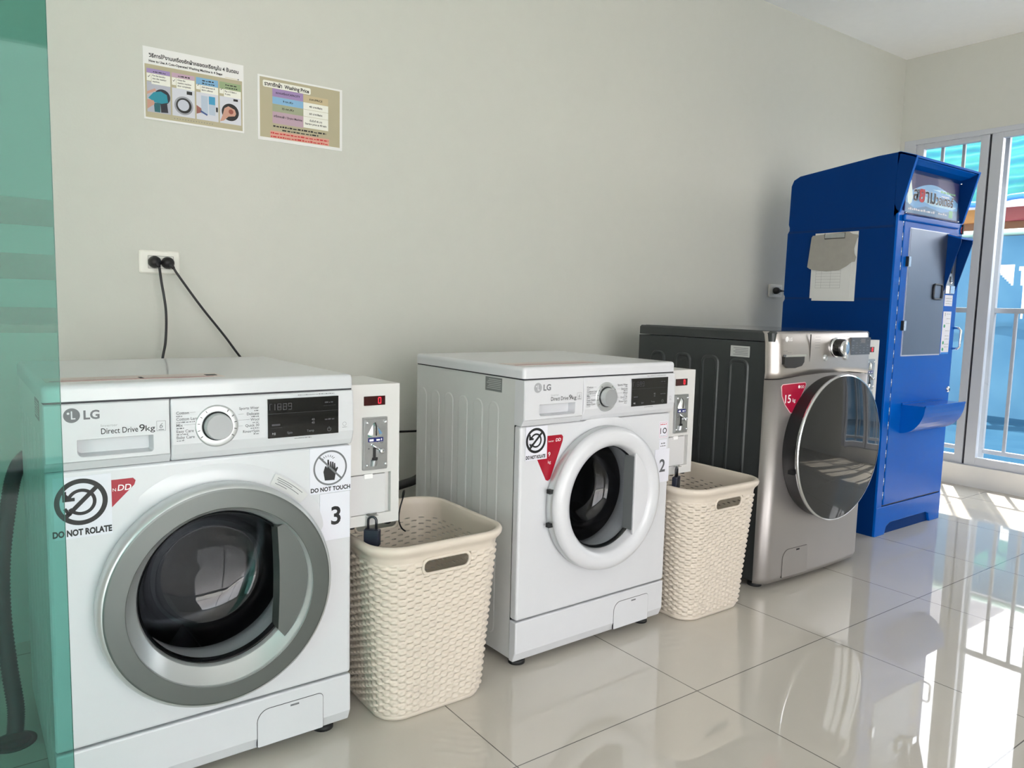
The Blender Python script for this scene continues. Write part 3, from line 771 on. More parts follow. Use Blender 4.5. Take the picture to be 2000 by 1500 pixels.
    return t

w3 = washer((-.034, -.957, 0), .006, 'white washing machine with wide grey door ring and number 3 card, nearest', 3)
w2 = washer((1.060, -.940, 0), .019, 'white washing machine with white door ring and number 2 card, in the middle', 2)

# ------------------------------------------------------------------ big graphite washer
def washer_dark(loc, label):
    t = thing('washing_machine', label, 'washing machine', loc, 0)
    W_, D_, HH = .645, .670, .945
    q = Part(GRAPH); x0, x1, y0, y1, z0, z1 = .004, W_-.004, .045, D_, .028, .905
    q.box(x0, x1, y0, y1, z0, z1)
    for sx_, xs in ((-1, x0), (1, x1)):
        for k, (a, b, zt) in enumerate(((.115, .205, .85), (.25, .335, .855), (.385, .47, .855), (.52, .60, .855))):
            pts = rrect(a, b, .075, zt-.01, .030, 6)
            q.loft([[(xs, y, z) for y, z in pts], [(xs+sx_*.0035, y, z) for y, z in inset(pts, .005)], [(xs+sx_*.0035, y, z) for y, z in inset(pts, .011)], [(xs+sx_*.0012, y, z) for y, z in inset(pts, .015)]], capb=True)
    lab(q.done('cabinet', parent=t), 'dark graphite steel cabinet with pressed ribs')
    def plan(dy, r=.045):
        # rounded front corners and gently bowed face
        pts = [(0, .045)]
        for i in range(9):
            a = pi+ (pi/2)*i/8; pts.append((r+r*cos(a), r*1.0+dy+r*sin(a)))
        for i in range(1, 12):
            u = i/12; pts.append((r+(W_-2*r)*u, dy-.010*sin(pi*u)))
        for i in range(9):
            a = 1.5*pi+(pi/2)*i/8; pts.append((W_-r+r*cos(a), r+dy+r*sin(a)))
        pts.append((W_, .045)); return pts
    def fy(u, dy=0): return dy-.010*sin(pi*min(1, max(0, (u-.045)/(W_-.09))))
    def bow(v): return Vector((v.x, v.y+fy(v.x), v.z))
    q = Part(GRAPHF)
    A = plan(0)
    B = [(x, y) for x, y in A]
    bot = [(x, min(.045, y+.010)) for x, y in A]
    q.loft([[(x, y, .022) for x, y in bot], [(x, y, .045) for x, y in A], [(x, y, .772+.020*sin(pi*x/W_)**1) for x, y in A]], capa=True, capb=True, smooth=True)
    lab(q.done('front_panel', parent=t), 'graphite metallic bowed front panel')
    q = Part(PANST); C_ = [(x, min(.045, y+.010)) for x, y in A]
    q.loft([[(x, y-.001, .776+.020*sin(pi*x/W_)) for x, y in A], [(x, y-.002, .80+.015*sin(pi*x/W_)) for x, y in A], [(x, y+.004, .90) for x, y in A], [(x, y+.010, .935) for x, y in A], [(x, y+.018, .944) for x, y in A]], capa=True, capb=True, smooth=True)
    cp = q.done('control_panel', parent=t); lab(cp, 'polished stainless control panel')
    q = Part(GRAPH)
    o1 = rrect(.002, W_-.002, .018, D_, (.012, .012, .006, .006), 4)
    q.loft([[(x, y, .908) for x, y in o1], [(x, y, .938) for x, y in o1], [(x, y, .945) for x, y in inset(o1, .006)]], capa=True, capb=True)
    q.use(mat('lid_gloss', (60, 66, 76), .12, coat=.4)); q.box(.02, W_-.02, .04, D_-.02, .9445, .9462)
    lab(q.done('lid', parent=t), 'dark lid with a glossy top')
    # drawer pull
    yq = fy(.12)
    q = Part(mat('pocket_dark', (70, 68, 68), .3, metal=.6))
    pts = [(.035, .856), (.155, .858), (.155, .836), (.142, .822), (.10, .815), (.055, .816), (.035, .830)][::-1]
    q.prism_xz(pts, yq-.006, yq+.01)
    q.use(CHROME); q.box(.033, .157, yq-.012, yq-.001, .856, .864); lab(q.done('drawer_pull', parent=cp), 'dark drawer pull under a chrome lip')
    q = Part(mat('seam_dark', (60, 58, 56), .4)); q.box(.192, .1930, fy(.19)-.0005, fy(.19)+.004, .80, .935); q.done('drawer_seam', parent=cp)
    q = Part(WPRINT); yl = fy(.05)-.002
    q.disc(.053, .918, .0095, yl, 28); q.text('LG', .066, .9115, .0165, yl, bold=.015); lab(q.done('lettering', parent=cp), 'white maker letters LG')
    kx, kz = .355, .885; yk = fy(.355)
    q = Part(BLACKG); q.lathe([(.033, yk), (.033, yk-.030), (.028, yk-.034)], kx, kz, 56); q.use(CHROME); q.lathe([(.028, yk-.034), (.026, yk-.040), (.012, yk-.042), (.0001, yk-.042)], kx, kz, 56)
    q.lathe([(.037, yk+.002), (.036, yk-.004), (.033, yk-.005)], kx, kz, 56)
    lab(q.done('program_knob', parent=cp), 'black knob with a chrome face')
    for bx in (.285, .425):
        q = Part(SILVER); q.lathe([(.012, yk+.006), (.011, yk-.005), (.006, yk-.007), (.0001, yk-.007)], bx, .848, 24); q.done('button', parent=cp)
    yd = fy(.53)
    q = Part(mat('display_grey', (74, 78, 84), .25, coat=.3)); q.prism_xz(rrect(.463, .600, .855, .922, .002), yd-.004, yd+.012)
    q.use(LGREY)
    for r_ in range(6):
        for c_ in range(5):
            if (r_*3+c_) % 4 != 0: q.squiggle(.470+c_*.026, .470+c_*.026+.013, .862+r_*.0095, .0016, yd-.0044, r_*7+c_)
    q.use(GREYP)
    for xx in (.53,): q.rect(xx, xx+.032, .900, .917, yd-.0044)
    q.done('display', parent=cp)
    for xa, xb, w_, sd in ((.215, .248, 5, 60), (.40, .44, 5, 70)):
        q = Part(GREYP)
        for k in range(w_): q.squiggle(xa, xb, .885+.010*k, .0014, fy(xa)-.002, sd+k)
        q.done('fine_print', parent=cp)
    q = Part(GREYP); q.squiggle(.036, .060, .875, .0018, yl, 80); q.squiggle(.036, .085, .869, .0014, yl, 81); q.done('fine_print', parent=cp)
    # badge
    yb = -.0005
    pts = [(.096, .652), (.108, .650), (.118, .658), (.176, .745), (.178, .756), (.170, .762), (.046, .758), (.038, .750), (.044, .715), (.066, .680)]
    q = Part(mat('badge_rim', (230, 190, 195), .4)); q.prism_xz(pts, yb-.001, yb+.006); q.use(mat('badge_red_wine', (170, 22, 58), .35)); q.prism_xz(inset(pts, .0025), yb-.0016, yb)
    q.use(WPRINT); q.text('15', .062, .690, .042, yb-.002, bold=.012); q.text('kg', .104, .692, .019, yb-.002, bold=.01)
    q.disc(.137, .746, .006, yb-.002, 16); q.text('DD', .146, .7405, .014, yb-.002, bold=.01)
    lab(q.done('badge', parent=t, mapf=bow), 'red badge reading 15 kg')
    # door
    dx, dz = .330, .515; y0 = -.010
    q = Part(mat('door_black_rim', (28, 29, 31), .35)); q.lathe([(.262, y0+.01), (.268, y0-.010), (.268, y0-.040), (.272, y0-.052)], dx, dz, 128); d = q.done('door', parent=t); lab(d, 'round black door with chrome edge')
    q = Part(CHROME); q.lathe([(.272, y0-.050), (.2755, y0-.056), (.2735, y0-.062), (.269, y0-.063)], dx, dz, 128); q.done('chrome_rim', parent=d)
    q = Part(mat('mirror_black_glass', (24, 26, 29), .03, spec=.6)); q.lathe([(.2695, y0-.062), (.22, y0-.068), (.14, y0-.073), (.06, y0-.0755), (.0001, y0-.076)], dx, dz, 128)
    lab(q.done('door_glass', parent=d), 'glossy dark door glass')
    for zz in (-.052, .04):
        q = Part(DARK); q.box(dx-.2725, dx-.255, y0-.046, y0-.026, dz+zz-.024, dz+zz-.010); q.done('hinge', parent=d)
    q = Part(mat('seam_dark', (60, 58, 56), .4)); fl = rrect(.105, .255, .035, .142, (.004, .004, .012, .035)); yv = 0
    q.prism_xz(fl, yv-.0005, yv+.01); q.use(GRAPHF); q.prism_xz(inset(fl, .0015), yv-.002, yv+.01); q.use(DARK); q.rect(.182, .202, .130, .136, yv-.0024)
    q.done('service_flap', parent=t, mapf=bow)
    q = Part(mat('data_plate_light', (176, 180, 178), .4)); q.box(.0015, .004, .115, .198, .846, .886); q.use(GREYP)
    for k in range(5): q.box(.0011, .0016, .12, .185-.008*(k % 2), .853+.006*k, .855+.006*k)
    q.done('data_plate', parent=t)
    for x, y in ((.05, .07), (W_-.05, .07), (.05, D_-.05), (W_-.05, D_-.05)):
        q = Part(DARK); q.lathe_z([(.026, 0), (.026, .010), (.014, .014), (.014, .03)], x, y, 20); q.done('levelling_foot', parent=t)
    return t
w1 = washer_dark((2.165, -.950, 0), 'dark graphite washing machine with glossy black door and red 15 kg badge')

# ------------------------------------------------------------------ coin boxes and padlocks
coin_box((.5715, -.917, .481), .0, 'white metal coin box mounted beside washing machine number 3')
coin_box((1.6655, -.900, .479), .0, 'white metal coin box between washing machine number 2 and the dark one')
coin_box((2.8145, -.895, .567), .0, 'white metal coin box beside the dark washing machine, mostly hidden by it')

def padlock(loc, rz, label, sc=1):
    t = thing('padlock', label, 'padlock', loc, rz, 'padlocks on the coin boxes')
    q = Part(mat('padlock_blue_black', (20, 26, 44), .35)); q.box(-.019, .019, -.009, .009, 0, .040); q.done('body', parent=t, bevel=.003)
    q = Part(mat('shackle_steel', (70, 72, 76), .3, metal=.8))
    q.tube([(-.010, 0, .038), (-.010, 0, .060)]+[(-.010*cos(pi*i/10), 0, .060+.010*sin(pi*i/10)) for i in range(1, 10)]+[(.010, 0, .060), (.010, 0, .038)], .0032, 8)
    q.done('shackle', parent=t)
padlock((.629, -.934, .436), -.75, 'black padlock on the coin box of machine number 3')
padlock((1.712, -.918, .436), .45, 'dark padlock on the coin box beside machine number 2')

# ------------------------------------------------------------------ laundry baskets
def basket(loc, label):
    t = thing('laundry_basket', label, 'laundry basket', loc, 0, 'cream woven-look laundry baskets')
    # local origin at the centre of the bottom
    def dims(z):
        u = z/.45; return (.298+.060*u, .325+.065*u, .062+.012*u)   # width x, depth y, corner radius
    def loop(z, off=0, n=400):
        w_, d_, r = dims(z); w_ = w_/2+off; d_ = d_/2+off; r = r+off
        segs = [(2*(w_-r), 's'), (pi/2*r, 'a')]
        L = 4*(0)+2*(2*(w_-r))+2*(2*(d_-r))+2*pi*r
        pts = []; lens = [w_-r, pi/2*r, 2*(d_-r), pi/2*r, 2*(w_-r), pi/2*r, 2*(d_-r), pi/2*r, w_-r]
        for i in range(n):
            s_ = L*i/n; k = 0
            while s_ > lens[k] and k < 8: s_ -= lens[k]; k += 1
            if k == 0: pts.append((s_, -d_))
            elif k == 8: pts.append((-(w_-r)+s_, -d_))
            elif k == 1: a = -pi/2+s_/r; pts.append((w_-r+r*cos(a), -d_+r+r*sin(a)))
            elif k == 2: pts.append((w_, -d_+r+s_))
            elif k == 3: a = s_/r; pts.append((w_-r+r*cos(a), d_-r+r*sin(a)))
            elif k == 4: pts.append((w_-r-s_, d_))
            elif k == 5: a = pi/2+s_/r; pts.append((-w_+r+r*cos(a), d_-r+r*sin(a)))
            elif k == 6: pts.append((-w_, d_-r-s_))
            elif k == 7: a = pi+s_/r; pts.append((-w_+r+r*cos(a), -d_+r+r*sin(a)))
        return pts
    NC, SU, NR, SV = 62, 6, 22, 8
    n = NC*SU; z0, z1 = .014, .408
    hz0, hz1, hw = .372, .410, .066
    q = Part(CREAM); outr = []; innr = []; bz = {}
    nrow = NR*SV
    for j in range(nrow+1):
        z = z0+(z1-z0)*j/nrow; base = loop(z, 0, n); ro = []; ri = []
        nxt = loop(z, .01, n)
        for i in range(n):
            col = i//SU; u = (i % SU)/SU; v = (j/SV+(.5 if col % 2 else 0)) % 1; uu = (i % SU)/SU
            bx, by = base[i]; dx, dy = nxt[i][0]-bx, nxt[i][1]-by; m_ = sqrt(dx*dx+dy*dy) or 1
            vi_ = int(v*SV+.01) % SV; ui = i % SU
            blk = [0, .55, 1, 1, 1, .55, 0, 0][vi_]*[.0, .6, 1, 1, 1, .6][ui]*.0062
            rib = .0020 if ui == 0 else 0
            edge = min(1, j/4, (nrow-j)/4); h = max(rib, blk)*edge
            ro.append(q.v(bx+dx/m_*h, by+dy/m_*h, z)); 
            w2_ = -.0022; ri.append(q.v(bx+dx/m_*w2_, by+dy/m_*w2_, z))
        outr.append(ro); innr.append(ri)
    keep = [[True]*n for _ in range(nrow)]
    for j in range(nrow):
        zc = z0+(z1-z0)*(j+.5)/nrow
        for i in range(n):
            col = i//SU; vi = (j+(SV//2 if col % 2 else 0)) % SV
            if vi == 0 and (i % SU) in (1, 2, 3, 4) and 3 < j < nrow-4: keep[j][i] = False
            b = loop_cache(loop, zc, n, bz)[i]
            if hz0 < zc < hz1 and abs(b[0]) < hw-.0 and abs(abs(b[1])-dims(zc)[1]/2) < .004:
                keep[j][i] = False
    for j in range(nrow):
        for i in range(n):
            if not keep[j][i]: continue
            k = (i+1) % n
            q.face([outr[j][i], outr[j][k], outr[j+1][k], outr[j+1][i]], True)
            q.face([innr[j][k], innr[j][i], innr[j+1][i], innr[j+1][k]], True)
            if j > 0 and not keep[j-1][i]: q.face([innr[j][i], innr[j][k], outr[j][k], outr[j][i]])
            if j < nrow-1 and not keep[j+1][i]: q.face([outr[j+1][i], outr[j+1][k], innr[j+1][k], innr[j+1][i]])
            if not keep[j][i-1]: q.face([outr[j][i], outr[j+1][i], innr[j+1][i], innr[j][i]])
            if not keep[j][k]: q.face([outr[j+1][k], outr[j][k], innr[j][k], innr[j+1][k]])
    q.done('woven_wall', parent=t, flip=False)
    # smooth rim band + lip
    q = Part(CREAM)
    prof = [(.4075, .0012), (.416, .002), (.424, .005), (.430, .011), (.436, .0145), (.443, .0155), (.448, .0130), (.4505, .008), (.4505, .002), (.447, -.002), (.430, -.0028), (.4075, -.0028)]
    q.loft([[(x, y, z) for x, y in loop(min(z, .44), o_, 200)] for z, o_ in prof], smooth=True); q.done('rim', parent=t, flip=True)
    q = Part(CREAM); q.loft([[(x, y, 0.0) for x, y in loop(0, -.012, 160)], [(x, y, .003) for x, y in loop(0, -.003, 160)], [(x, y, .015) for x, y in loop(.014, .001, 160)], [(x, y, .015) for x, y in loop(.014, -.003, 160)], [(x, y, .005) for x, y in loop(0, -.006, 160)]], capa=True, capb=True, smooth=True)
    q.done('base', parent=t)
    for sg in (-1, 1):
        q = Part(CREAM); zc = (hz0+hz1)/2-.0; yb = sg*(dims(zc)[1]/2)
        path = rrect(-hw, hw, hz0-.001, hz1-.001, .017, 6); path.append(path[0]); 
        q.tube([(x, yb+sg*.0015+sg*(z-zc)*.07, z) for x, z in path], .0042, 8, caps=False); q.done('handle_frame', parent=t)
    return t
def loop_cache(loop, z, n, d):
    k = round(z, 5)
    if k not in d: d[k] = loop(z, 0, n)
    return d[k]
b1 = basket((.7855, -.828, 0), 'cream woven-look laundry basket between machine number 3 and number 2')
b2 = copy_tree(b1); b2.location = (1.861, -.822, 0); b2['label'] = 'cream woven-look laundry basket between machine number 2 and the dark one'

# ------------------------------------------------------------------ water vending machine
def vending():
    t = thing('water_vending_machine', 'tall blue water vending machine with picture sign by the window', 'vending machine', (3.19, -.800, 0))
    W_, D_ = .612, .535
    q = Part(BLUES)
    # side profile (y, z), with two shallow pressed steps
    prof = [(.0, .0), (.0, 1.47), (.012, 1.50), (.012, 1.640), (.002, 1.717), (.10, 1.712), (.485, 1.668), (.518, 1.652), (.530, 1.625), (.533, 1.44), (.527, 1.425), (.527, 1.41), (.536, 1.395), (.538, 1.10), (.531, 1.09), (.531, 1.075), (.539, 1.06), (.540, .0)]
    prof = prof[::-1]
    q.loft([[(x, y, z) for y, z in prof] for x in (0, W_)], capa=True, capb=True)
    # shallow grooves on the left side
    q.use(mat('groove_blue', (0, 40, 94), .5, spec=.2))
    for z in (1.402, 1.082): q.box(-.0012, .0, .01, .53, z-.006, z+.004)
    lab(q.done('cabinet', parent=t), 'blue painted steel cabinet, side shade put into its colour')
    # skirt with arched foot cut-out
    q = Part(BLUE); pts = [(0, 0), (.085, 0), (.100, .038), (.13, .052), (.47, .052), (.50, .040), (.515, 0), (W_, 0), (W_, .135), (0, .135)]
    q.prism_xz(pts, -.012, .002); q.done('skirt', parent=t, bevel=.003)
    q = Part(BLUE); q.box(0, .048, -.010, .002, .135, 1.47); q.box(W_-.012, W_, -.010, .002, .135, 1.47); q.done('door_frame', parent=t, bevel=.002)
    q = Part(ALUD); q.box(.048, .052, -.008, .002, .14, 1.46); q.box(.052, .60, -.008, .002, .138, .142)
    q.use(CHROME)
    for k in range(20): q.tube([(.050, -.009, .17+k*.065), (.050, -.009, .205+k*.065)], .0022, 6)
    lab(q.done('piano_hinge', parent=t), 'long dark hinge seam')
    # front door slab
    q = Part(BLUE); q.box(.053, W_-.013, -.014, .0, .143, 1.455)
    fd = q.done('front_door', parent=t, bevel=.003)
    # hood cheeks and visor
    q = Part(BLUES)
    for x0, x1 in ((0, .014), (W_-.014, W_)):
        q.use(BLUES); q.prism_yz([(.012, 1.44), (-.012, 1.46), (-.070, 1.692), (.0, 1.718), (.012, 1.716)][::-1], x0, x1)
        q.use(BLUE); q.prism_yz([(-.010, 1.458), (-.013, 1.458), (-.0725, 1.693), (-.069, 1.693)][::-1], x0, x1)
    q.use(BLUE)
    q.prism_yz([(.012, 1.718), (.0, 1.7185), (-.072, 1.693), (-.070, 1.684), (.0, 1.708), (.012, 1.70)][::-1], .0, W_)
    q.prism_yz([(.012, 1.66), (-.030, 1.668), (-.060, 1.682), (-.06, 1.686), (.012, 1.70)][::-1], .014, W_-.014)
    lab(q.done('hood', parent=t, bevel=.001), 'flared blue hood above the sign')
    q = Part(BLUE); q.box(.03, .54, -.026, -.012, 1.425, 1.452); q.done('sign_ledge', parent=fd, bevel=.006)
    # sign
    q = Part(mat('sign_deep', (46, 48, 100), .4, spec=.2)); X0, X1, Z0, Z1 = .062, .560, 1.462, 1.640
    y = .002; q.prism_xz(rrect(X0, X1, Z0, Z1, .006), y-.004, .012); y = -.0025
    q.use(mat('sign_sky', (58, 150, 205), .3))
    top = [(X0+.004+(X1-X0-.008)*i/16, Z0+.085+.060*sin(pi*i/16)) for i in range(17)]
    q.flat([(X0+.004, Z0+.004), (X1-.004, Z0+.004)]+top[::-1], y)
    q.use(mat('sign_teal', (24, 108, 150), .3)); q.flat([(X0+.004, Z0+.004), (X1-.004, Z0+.004), (X1-.004, Z0+.05), (.40, Z0+.030), (.25, Z0+.045), (.15, Z0+.028), (X0+.004, Z0+.050)], y-.0003)
    q.use(mat('sign_pale', (150, 205, 226), .3)); q.flat([(.16, Z0+.075), (.30, Z0+.052), (.50, Z0+.050), (.545, Z0+.064), (.40, Z0+.070), (.22, Z0+.090)], y-.0003)
    q.flat([(.30, Z0+.125), (.42, Z0+.132), (.52, Z0+.105), (.42, Z0+.118)], y-.0003)
    q.use(mat('drop_white', (205, 228, 214), .3)); dcx = .100
    q.flat([(dcx, Z0+.150), (dcx-.014, Z0+.11), (dcx-.024, Z0+.075), (dcx-.018, Z0+.050), (dcx, Z0+.040), (dcx+.018, Z0+.050), (dcx+.024, Z0+.075), (dcx+.014, Z0+.11)][::-1], y-.0006)
    q.use(mat('sign_green', (84, 176, 104), .3)); q.rect(.475, .510, Z0+.012, Z0+.045, y-.0006); q.squiggle(.38, .53, Z0+.118, .010, y-.0006, 17)
    q.use(WPRINT)
    for dd in ((.002, 0), (-.002, 0), (0, .002), (0, -.002)):
        q.text('สยาม', .128+dd[0], Z0+.063+dd[1], .083, y-.0008, bold=.02, width=.205); q.text('วอเตอร์', .338+dd[0], Z0+.062+dd[1], .058, y-.0008, bold=.015, width=.170)
    q.use(BLACK); q.text('สยาม', .128, Z0+.063, .083, y-.0012, bold=.02, width=.205); q.text('วอเตอร์', .338, Z0+.062, .058, y-.0012, bold=.015, width=.170)
    q.use(WPRINT); q.rect(.181, .226, Z0+.058, Z0+.118, y-.0014) if False else None
    q.use(REDL); q.text('ย', .181, Z0+.063, .092, y-.0016, bold=.045, width=.048)
    q.use(WPRINT); q.squiggle(X0+.03, .34, Z0+.018, .011, y-.0006, 31); q.squiggle(.37, .46, Z0+.020, .008, y-.0006, 33); q.squiggle(.39, .47, Z0+.100, .006, y-.0006, 35)
    lab(q.done('sign', parent=t), 'blue sign with Thai lettering and a white water drop')
    q = Part(glassmat('sign_cover', (.97, .97, .98), f=.08)); q.box(X0-.006, X1+.006, -.010, -.007, Z0-.006, Z1+.006); q.done('sign_cover', parent=t)
    for x, z in ((X0, Z0), (X1, Z0), (X0, Z1), (X1, Z1)):
        q = Part(CHROME); q.lathe([(.004, -.006), (.004, -.013), (.0001, -.014)], x, z, 12); q.done('screw', parent=t)
    # stainless dispensing door
    q = Part(mat('door_trim_pale', (200, 204, 214), .3, metal=.5)); q.prism_xz(rrect(.100, .462, .826, 1.400, .003), -.018, -.012)
    q.use(INOX); q.prism_xz(rrect(.104, .458, .832, 1.396, .002), -.0195, -.016)
    sd = q.done('dispensing_door', parent=t); lab(sd, 'brushed stainless dispensing door')
    for z in (1.25, .965):
        q = Part(CHROME); q.box(.088, .110, -.026, -.016, z-.022, z+.022); q.use(DARK); q.box(.084, .090, -.026, -.014, z-.022, z+.022); q.done('hinge', parent=sd)
    q = Part(mat('handle_dark', (34, 38, 48), .35)); pts = rrect(.345, .428, 1.090, 1.158, .014, 5); pts.append(pts[0])
    q.tube([(x, -.024, z) for x, z in pts], .0045, 8, caps=False); q.use(INOX); q.prism_xz(rrect(.350, .423, 1.095, 1.153, .010), -.021, -.019); q.done('pull', parent=sd)
    # coin hood
    q = Part(BLUES); dpt = .066
    for x in (.448, .562): q.prism_yz([(-.012, 1.395), (-.014-dpt, 1.372), (-.014-dpt, 1.355), (-.016, 1.118), (-.012, 1.118)][::-1], x, x+.006)
    q.use(BLUE); q.prism_yz([(-.012, 1.399), (-.012, 1.393), (-.014-dpt, 1.370), (-.014-dpt, 1.377)], .446, .570)
    ch = q.done('coin_hood', parent=t); lab(ch, 'wedge-shaped blue hood over the coin slot')
    q = Part(STEEL); q.box(.470, .552, -.020, -.013, 1.118, 1.34); q.use(BLACK); q.box(.500, .512, -.0215, -.019, 1.175, 1.20); q.box(.505, .516, -.0225, -.019, 1.215, 1.26)
    q.use(CHROME); q.box(.488, .530, -.034, -.019, 1.120, 1.155); q.lathe([(.007, -.018), (.007, -.028), (.0001, -.029)], .512, 1.17, 14)
    q.done('coin_plate', parent=t)
    # instruction strips
    q = Part(PAPER); q.box(.478, .556, -.0155, -.0135, 1.060, 1.112); q.box(.478, .556, -.0155, -.0135, .830, 1.034); y = -.0158
    q.use(mat('strip_blue', (40, 130, 215), .4)); q.rect(.478, .556, .829, .838, y); q.use(LGREY)
    for k in range(3): q.squiggle(.486, .548, 1.070+.012*k, .004, y, 90+k)
    for k, z in enumerate((1.020, .998, .975, .94, .915, .90, .875, .862)): q.squiggle(.508, .550, z, .004, y, 100+k)
    q.use(mat('strip_green', (22, 150, 104), .4))
    for z in (.964, .884, .852): q.disc(.495, z, .0085, y, 20)
    q.use(mat('strip_dkgreen', (40, 90, 66), .4)); q.rect(.493, .497, 1.012, 1.028, y)
    lab(q.done('instruction_strip', parent=t), 'white instruction strips with green dots')
    q = Part(CHROME); q.tube([(.592, -.012, .955), (.592, -.040, .955), (.592, -.050, .945), (.592, -.050, .865), (.592, -.040, .855), (.592, -.012, .855)], .0055, 10); q.done('door_handle', parent=t)
    q = Part(CHROME); q.lathe([(.014, -.012), (.014, -.020), (.010, -.024), (.0001, -.024)], .583, .655, 20); q.use(BLACK); q.box(.581, .585, -.0255, -.0235, .648, .662); q.done('lock', parent=t)
    q = Part(REDL); q.ring(.592, 1.425, .012, .017, -.0185, 20); q.use(DARK); q.prism_xz([(.585, 1.405), (.597, 1.405), (.600, 1.445), (.590, 1.452)], -.022, -.012); q.done('top_lock', parent=t)
    # drip tray: quarter-round shelf
    q = Part(BLUE); arc = [(-.014-.108*cos(radians(90)*i/12), .604-.132*sin(radians(90)*i/12)) for i in range(13)]
    q.loft([[(x, y, z) for y, z in arc+[(-.012, .472), (-.012, .604)]] for x in (.145, .535)], capa=True, capb=True)
    q.box(.145, .535, -.124, -.118, .600, .609); q.box(.145, .535, -.020, -.013, .600, .612)
    lab(q.done('drip_tray', parent=t), 'quarter-round blue drip tray')
    return t
vending()

# clipboard on the vending machine side: u runs towards the room (-y), drawn in local x then turned to face -x
cb = thing('clipboard', 'grey cardboard and ruled papers clipped on the blue machine side', 'clipboard', (3.19, -.389, 1.07))
def side(v): return Vector((v.y, -v.x, v.z))
q = Part(mat('record_paper', (206, 208, 206), .7)); q.box(.030, .245, -.004, -.001, .000, .318); q.box(.020, .222, -.006, -.0045, .012, .30)
q.use(GREYP)
for k in range(10): q.rect(.046, .172, .060+.0135*k, .0607+.0135*k, -.0064)
for x in (.046, .075, .122, .172): q.rect(x, x+.0007, .060, .19, -.0064)
q.done('papers', parent=cb, mapf=side)
q = Part(mat('grey_cardboard', (150, 148, 142), .8, noise=.2, nscale=30))
pts = [(.012, .152), (.03, .146), (.10, .138), (.165, .143), (.200, .160), (.224, .178), (.240, .180), (.245, .200), (.236, .215), (.232, .24), (.243, .285), (.250, .292), (.246, .302), (.220, .306), (.20, .318), (.020, .308), (.014, .300), (.0, .160)]
q.prism_xz(pts, -.010, -.0075); lab(q.done('cardboard', parent=cb, mapf=side), 'torn grey cardboard cover')
q = Part(STEEL); q.box(.085, .185, -.0145, -.010, .292, .312)
q.use(mat('clip_wire', (90, 88, 84), .4, metal=.5)); q.tube([(.085, -.013, .314), (.085, -.013, .290), (.185, -.013, .290), (.185, -.013, .314)], .002, 6); q.done('metal_clip', parent=cb, mapf=side)

# ------------------------------------------------------------------ things on the back wall
SAND = mat('poster_sand', (178, 170, 142), .6)
def card(x0, x1, z0, z1, name, label):
    q = Part(mat('poster_paper', (228, 228, 226), .5)); q.box(x0, x1, -.0022, -.0006, z0, z1); return q
y = -.0026
q = card(.328, .622, 1.542, 1.752, '', '')
PX, PZ = .328, 1.542; PW, PH = .294, .210
q.use(SAND); q.rect(PX+.004, PX+PW-.005, PZ+.006, PZ+.160, y)
q.use(BLACK); q.text('วิธีการใช้งานเครื่องซักผ้าหยอดเหรียญใน 4 ขั้นตอน', PX+.016, PZ+.181, .0150, y, bold=.03, width=.262)
q.text('How to Use A Coin-Operated Washing Machine in 4 Steps', PX+.016, PZ+.167, .0095, y, bold=.03, width=.212)
q.use(mat('poster_gold', (200, 186, 130), .6)); q.line(PX+.236, PZ+.163, PX+.276, PZ+.163, .0012, y); q.use(GREYP); q.disc(PX+.277, PZ+.163, .0022, y, 12)
cols = [(156, 136, 184), (190, 160, 180), (122, 170, 206), (146, 166, 126)]
txt = [('Put the laundry', 'into the washing', 'machine'), ('Close the', 'washing machine', 'door completely'), ('Add detergent &', 'fabric softener', ''), ('Pay a 10 Baht x', '4 coins', '')]
cw = .0655; gx = .0045
for k in range(4):
    x = PX+.009+k*(cw+gx); yy = y-.0003; hh = .013 if k < 2 else .021
    q.use(mat('step_band_%s' % ['lilac', 'mauve', 'sky', 'sage'][k], cols[k], .6)); q.rect(x, x+cw, PZ+.148-hh, PZ+.148, yy)
    q.use(BLACK); q.squiggle(x+.018, x+cw-.012, PZ+.148-.0095, .0038, yy-.0002, 200+k)
    if hh > .015: q.squiggle(x+.018, x+cw-.010, PZ+.148-.0175, .0038, yy-.0002, 210+k)
    q.use(mat('poster_white', (232, 232, 222), .6)); q.rect(x, x+.012, PZ+.112, PZ+.148-hh-.0008, yy); q.rect(x+.0130, x+cw, PZ+.104, PZ+.148-hh-.0008, yy)
    q.use(BLACK); q.line(x+.003, PZ+.125, x+.005, PZ+.1225, .0012, yy-.0002); q.line(x+.005, PZ+.1225, x+.009, PZ+.129, .0012, yy-.0002)
    for r_, s_ in enumerate(txt[k]):
        if s_: q.text(s_, x+.016, PZ+.148-hh-.0085-.0085*r_, .0068, yy-.0002, bold=.02, sx=.85)
# pictures
def pic(k, cn, c): 
    x = PX+.009+k*(cw+gx); q.use(mat(cn, c, .6)); q.rect(x, x+cw, PZ+.022, PZ+(.104 if k != 0 else .110), y-.0002); return x
x = pic(0, 'photo_grey', (176, 178, 190)); yy = y-.0005
q.use(mat('photo_dark', (40, 40, 50), .6)); q.disc(x+.042, PZ+.070, .0225, yy, 28); q.flat([(x+.038, PZ+.024), (x+.058, PZ+.026), (x+.055, PZ+.055), (x+.036, PZ+.050)], yy-.0002)
q.use(mat('photo_teal', (34, 138, 158), .6)); q.flat([(x+.003, PZ+.062), (x+.020, PZ+.052), (x+.040, PZ+.050), (x+.058, PZ+.056), (x+.055, PZ+.078), (x+.038, PZ+.086), (x+.018, PZ+.080)], yy-.0003)
q.use(mat('photo_green', (30, 96, 104), .6)); q.flat([(x+.020, PZ+.024), (x+.036, PZ+.024), (x+.036, PZ+.052), (x+.018, PZ+.050)], yy-.0003)
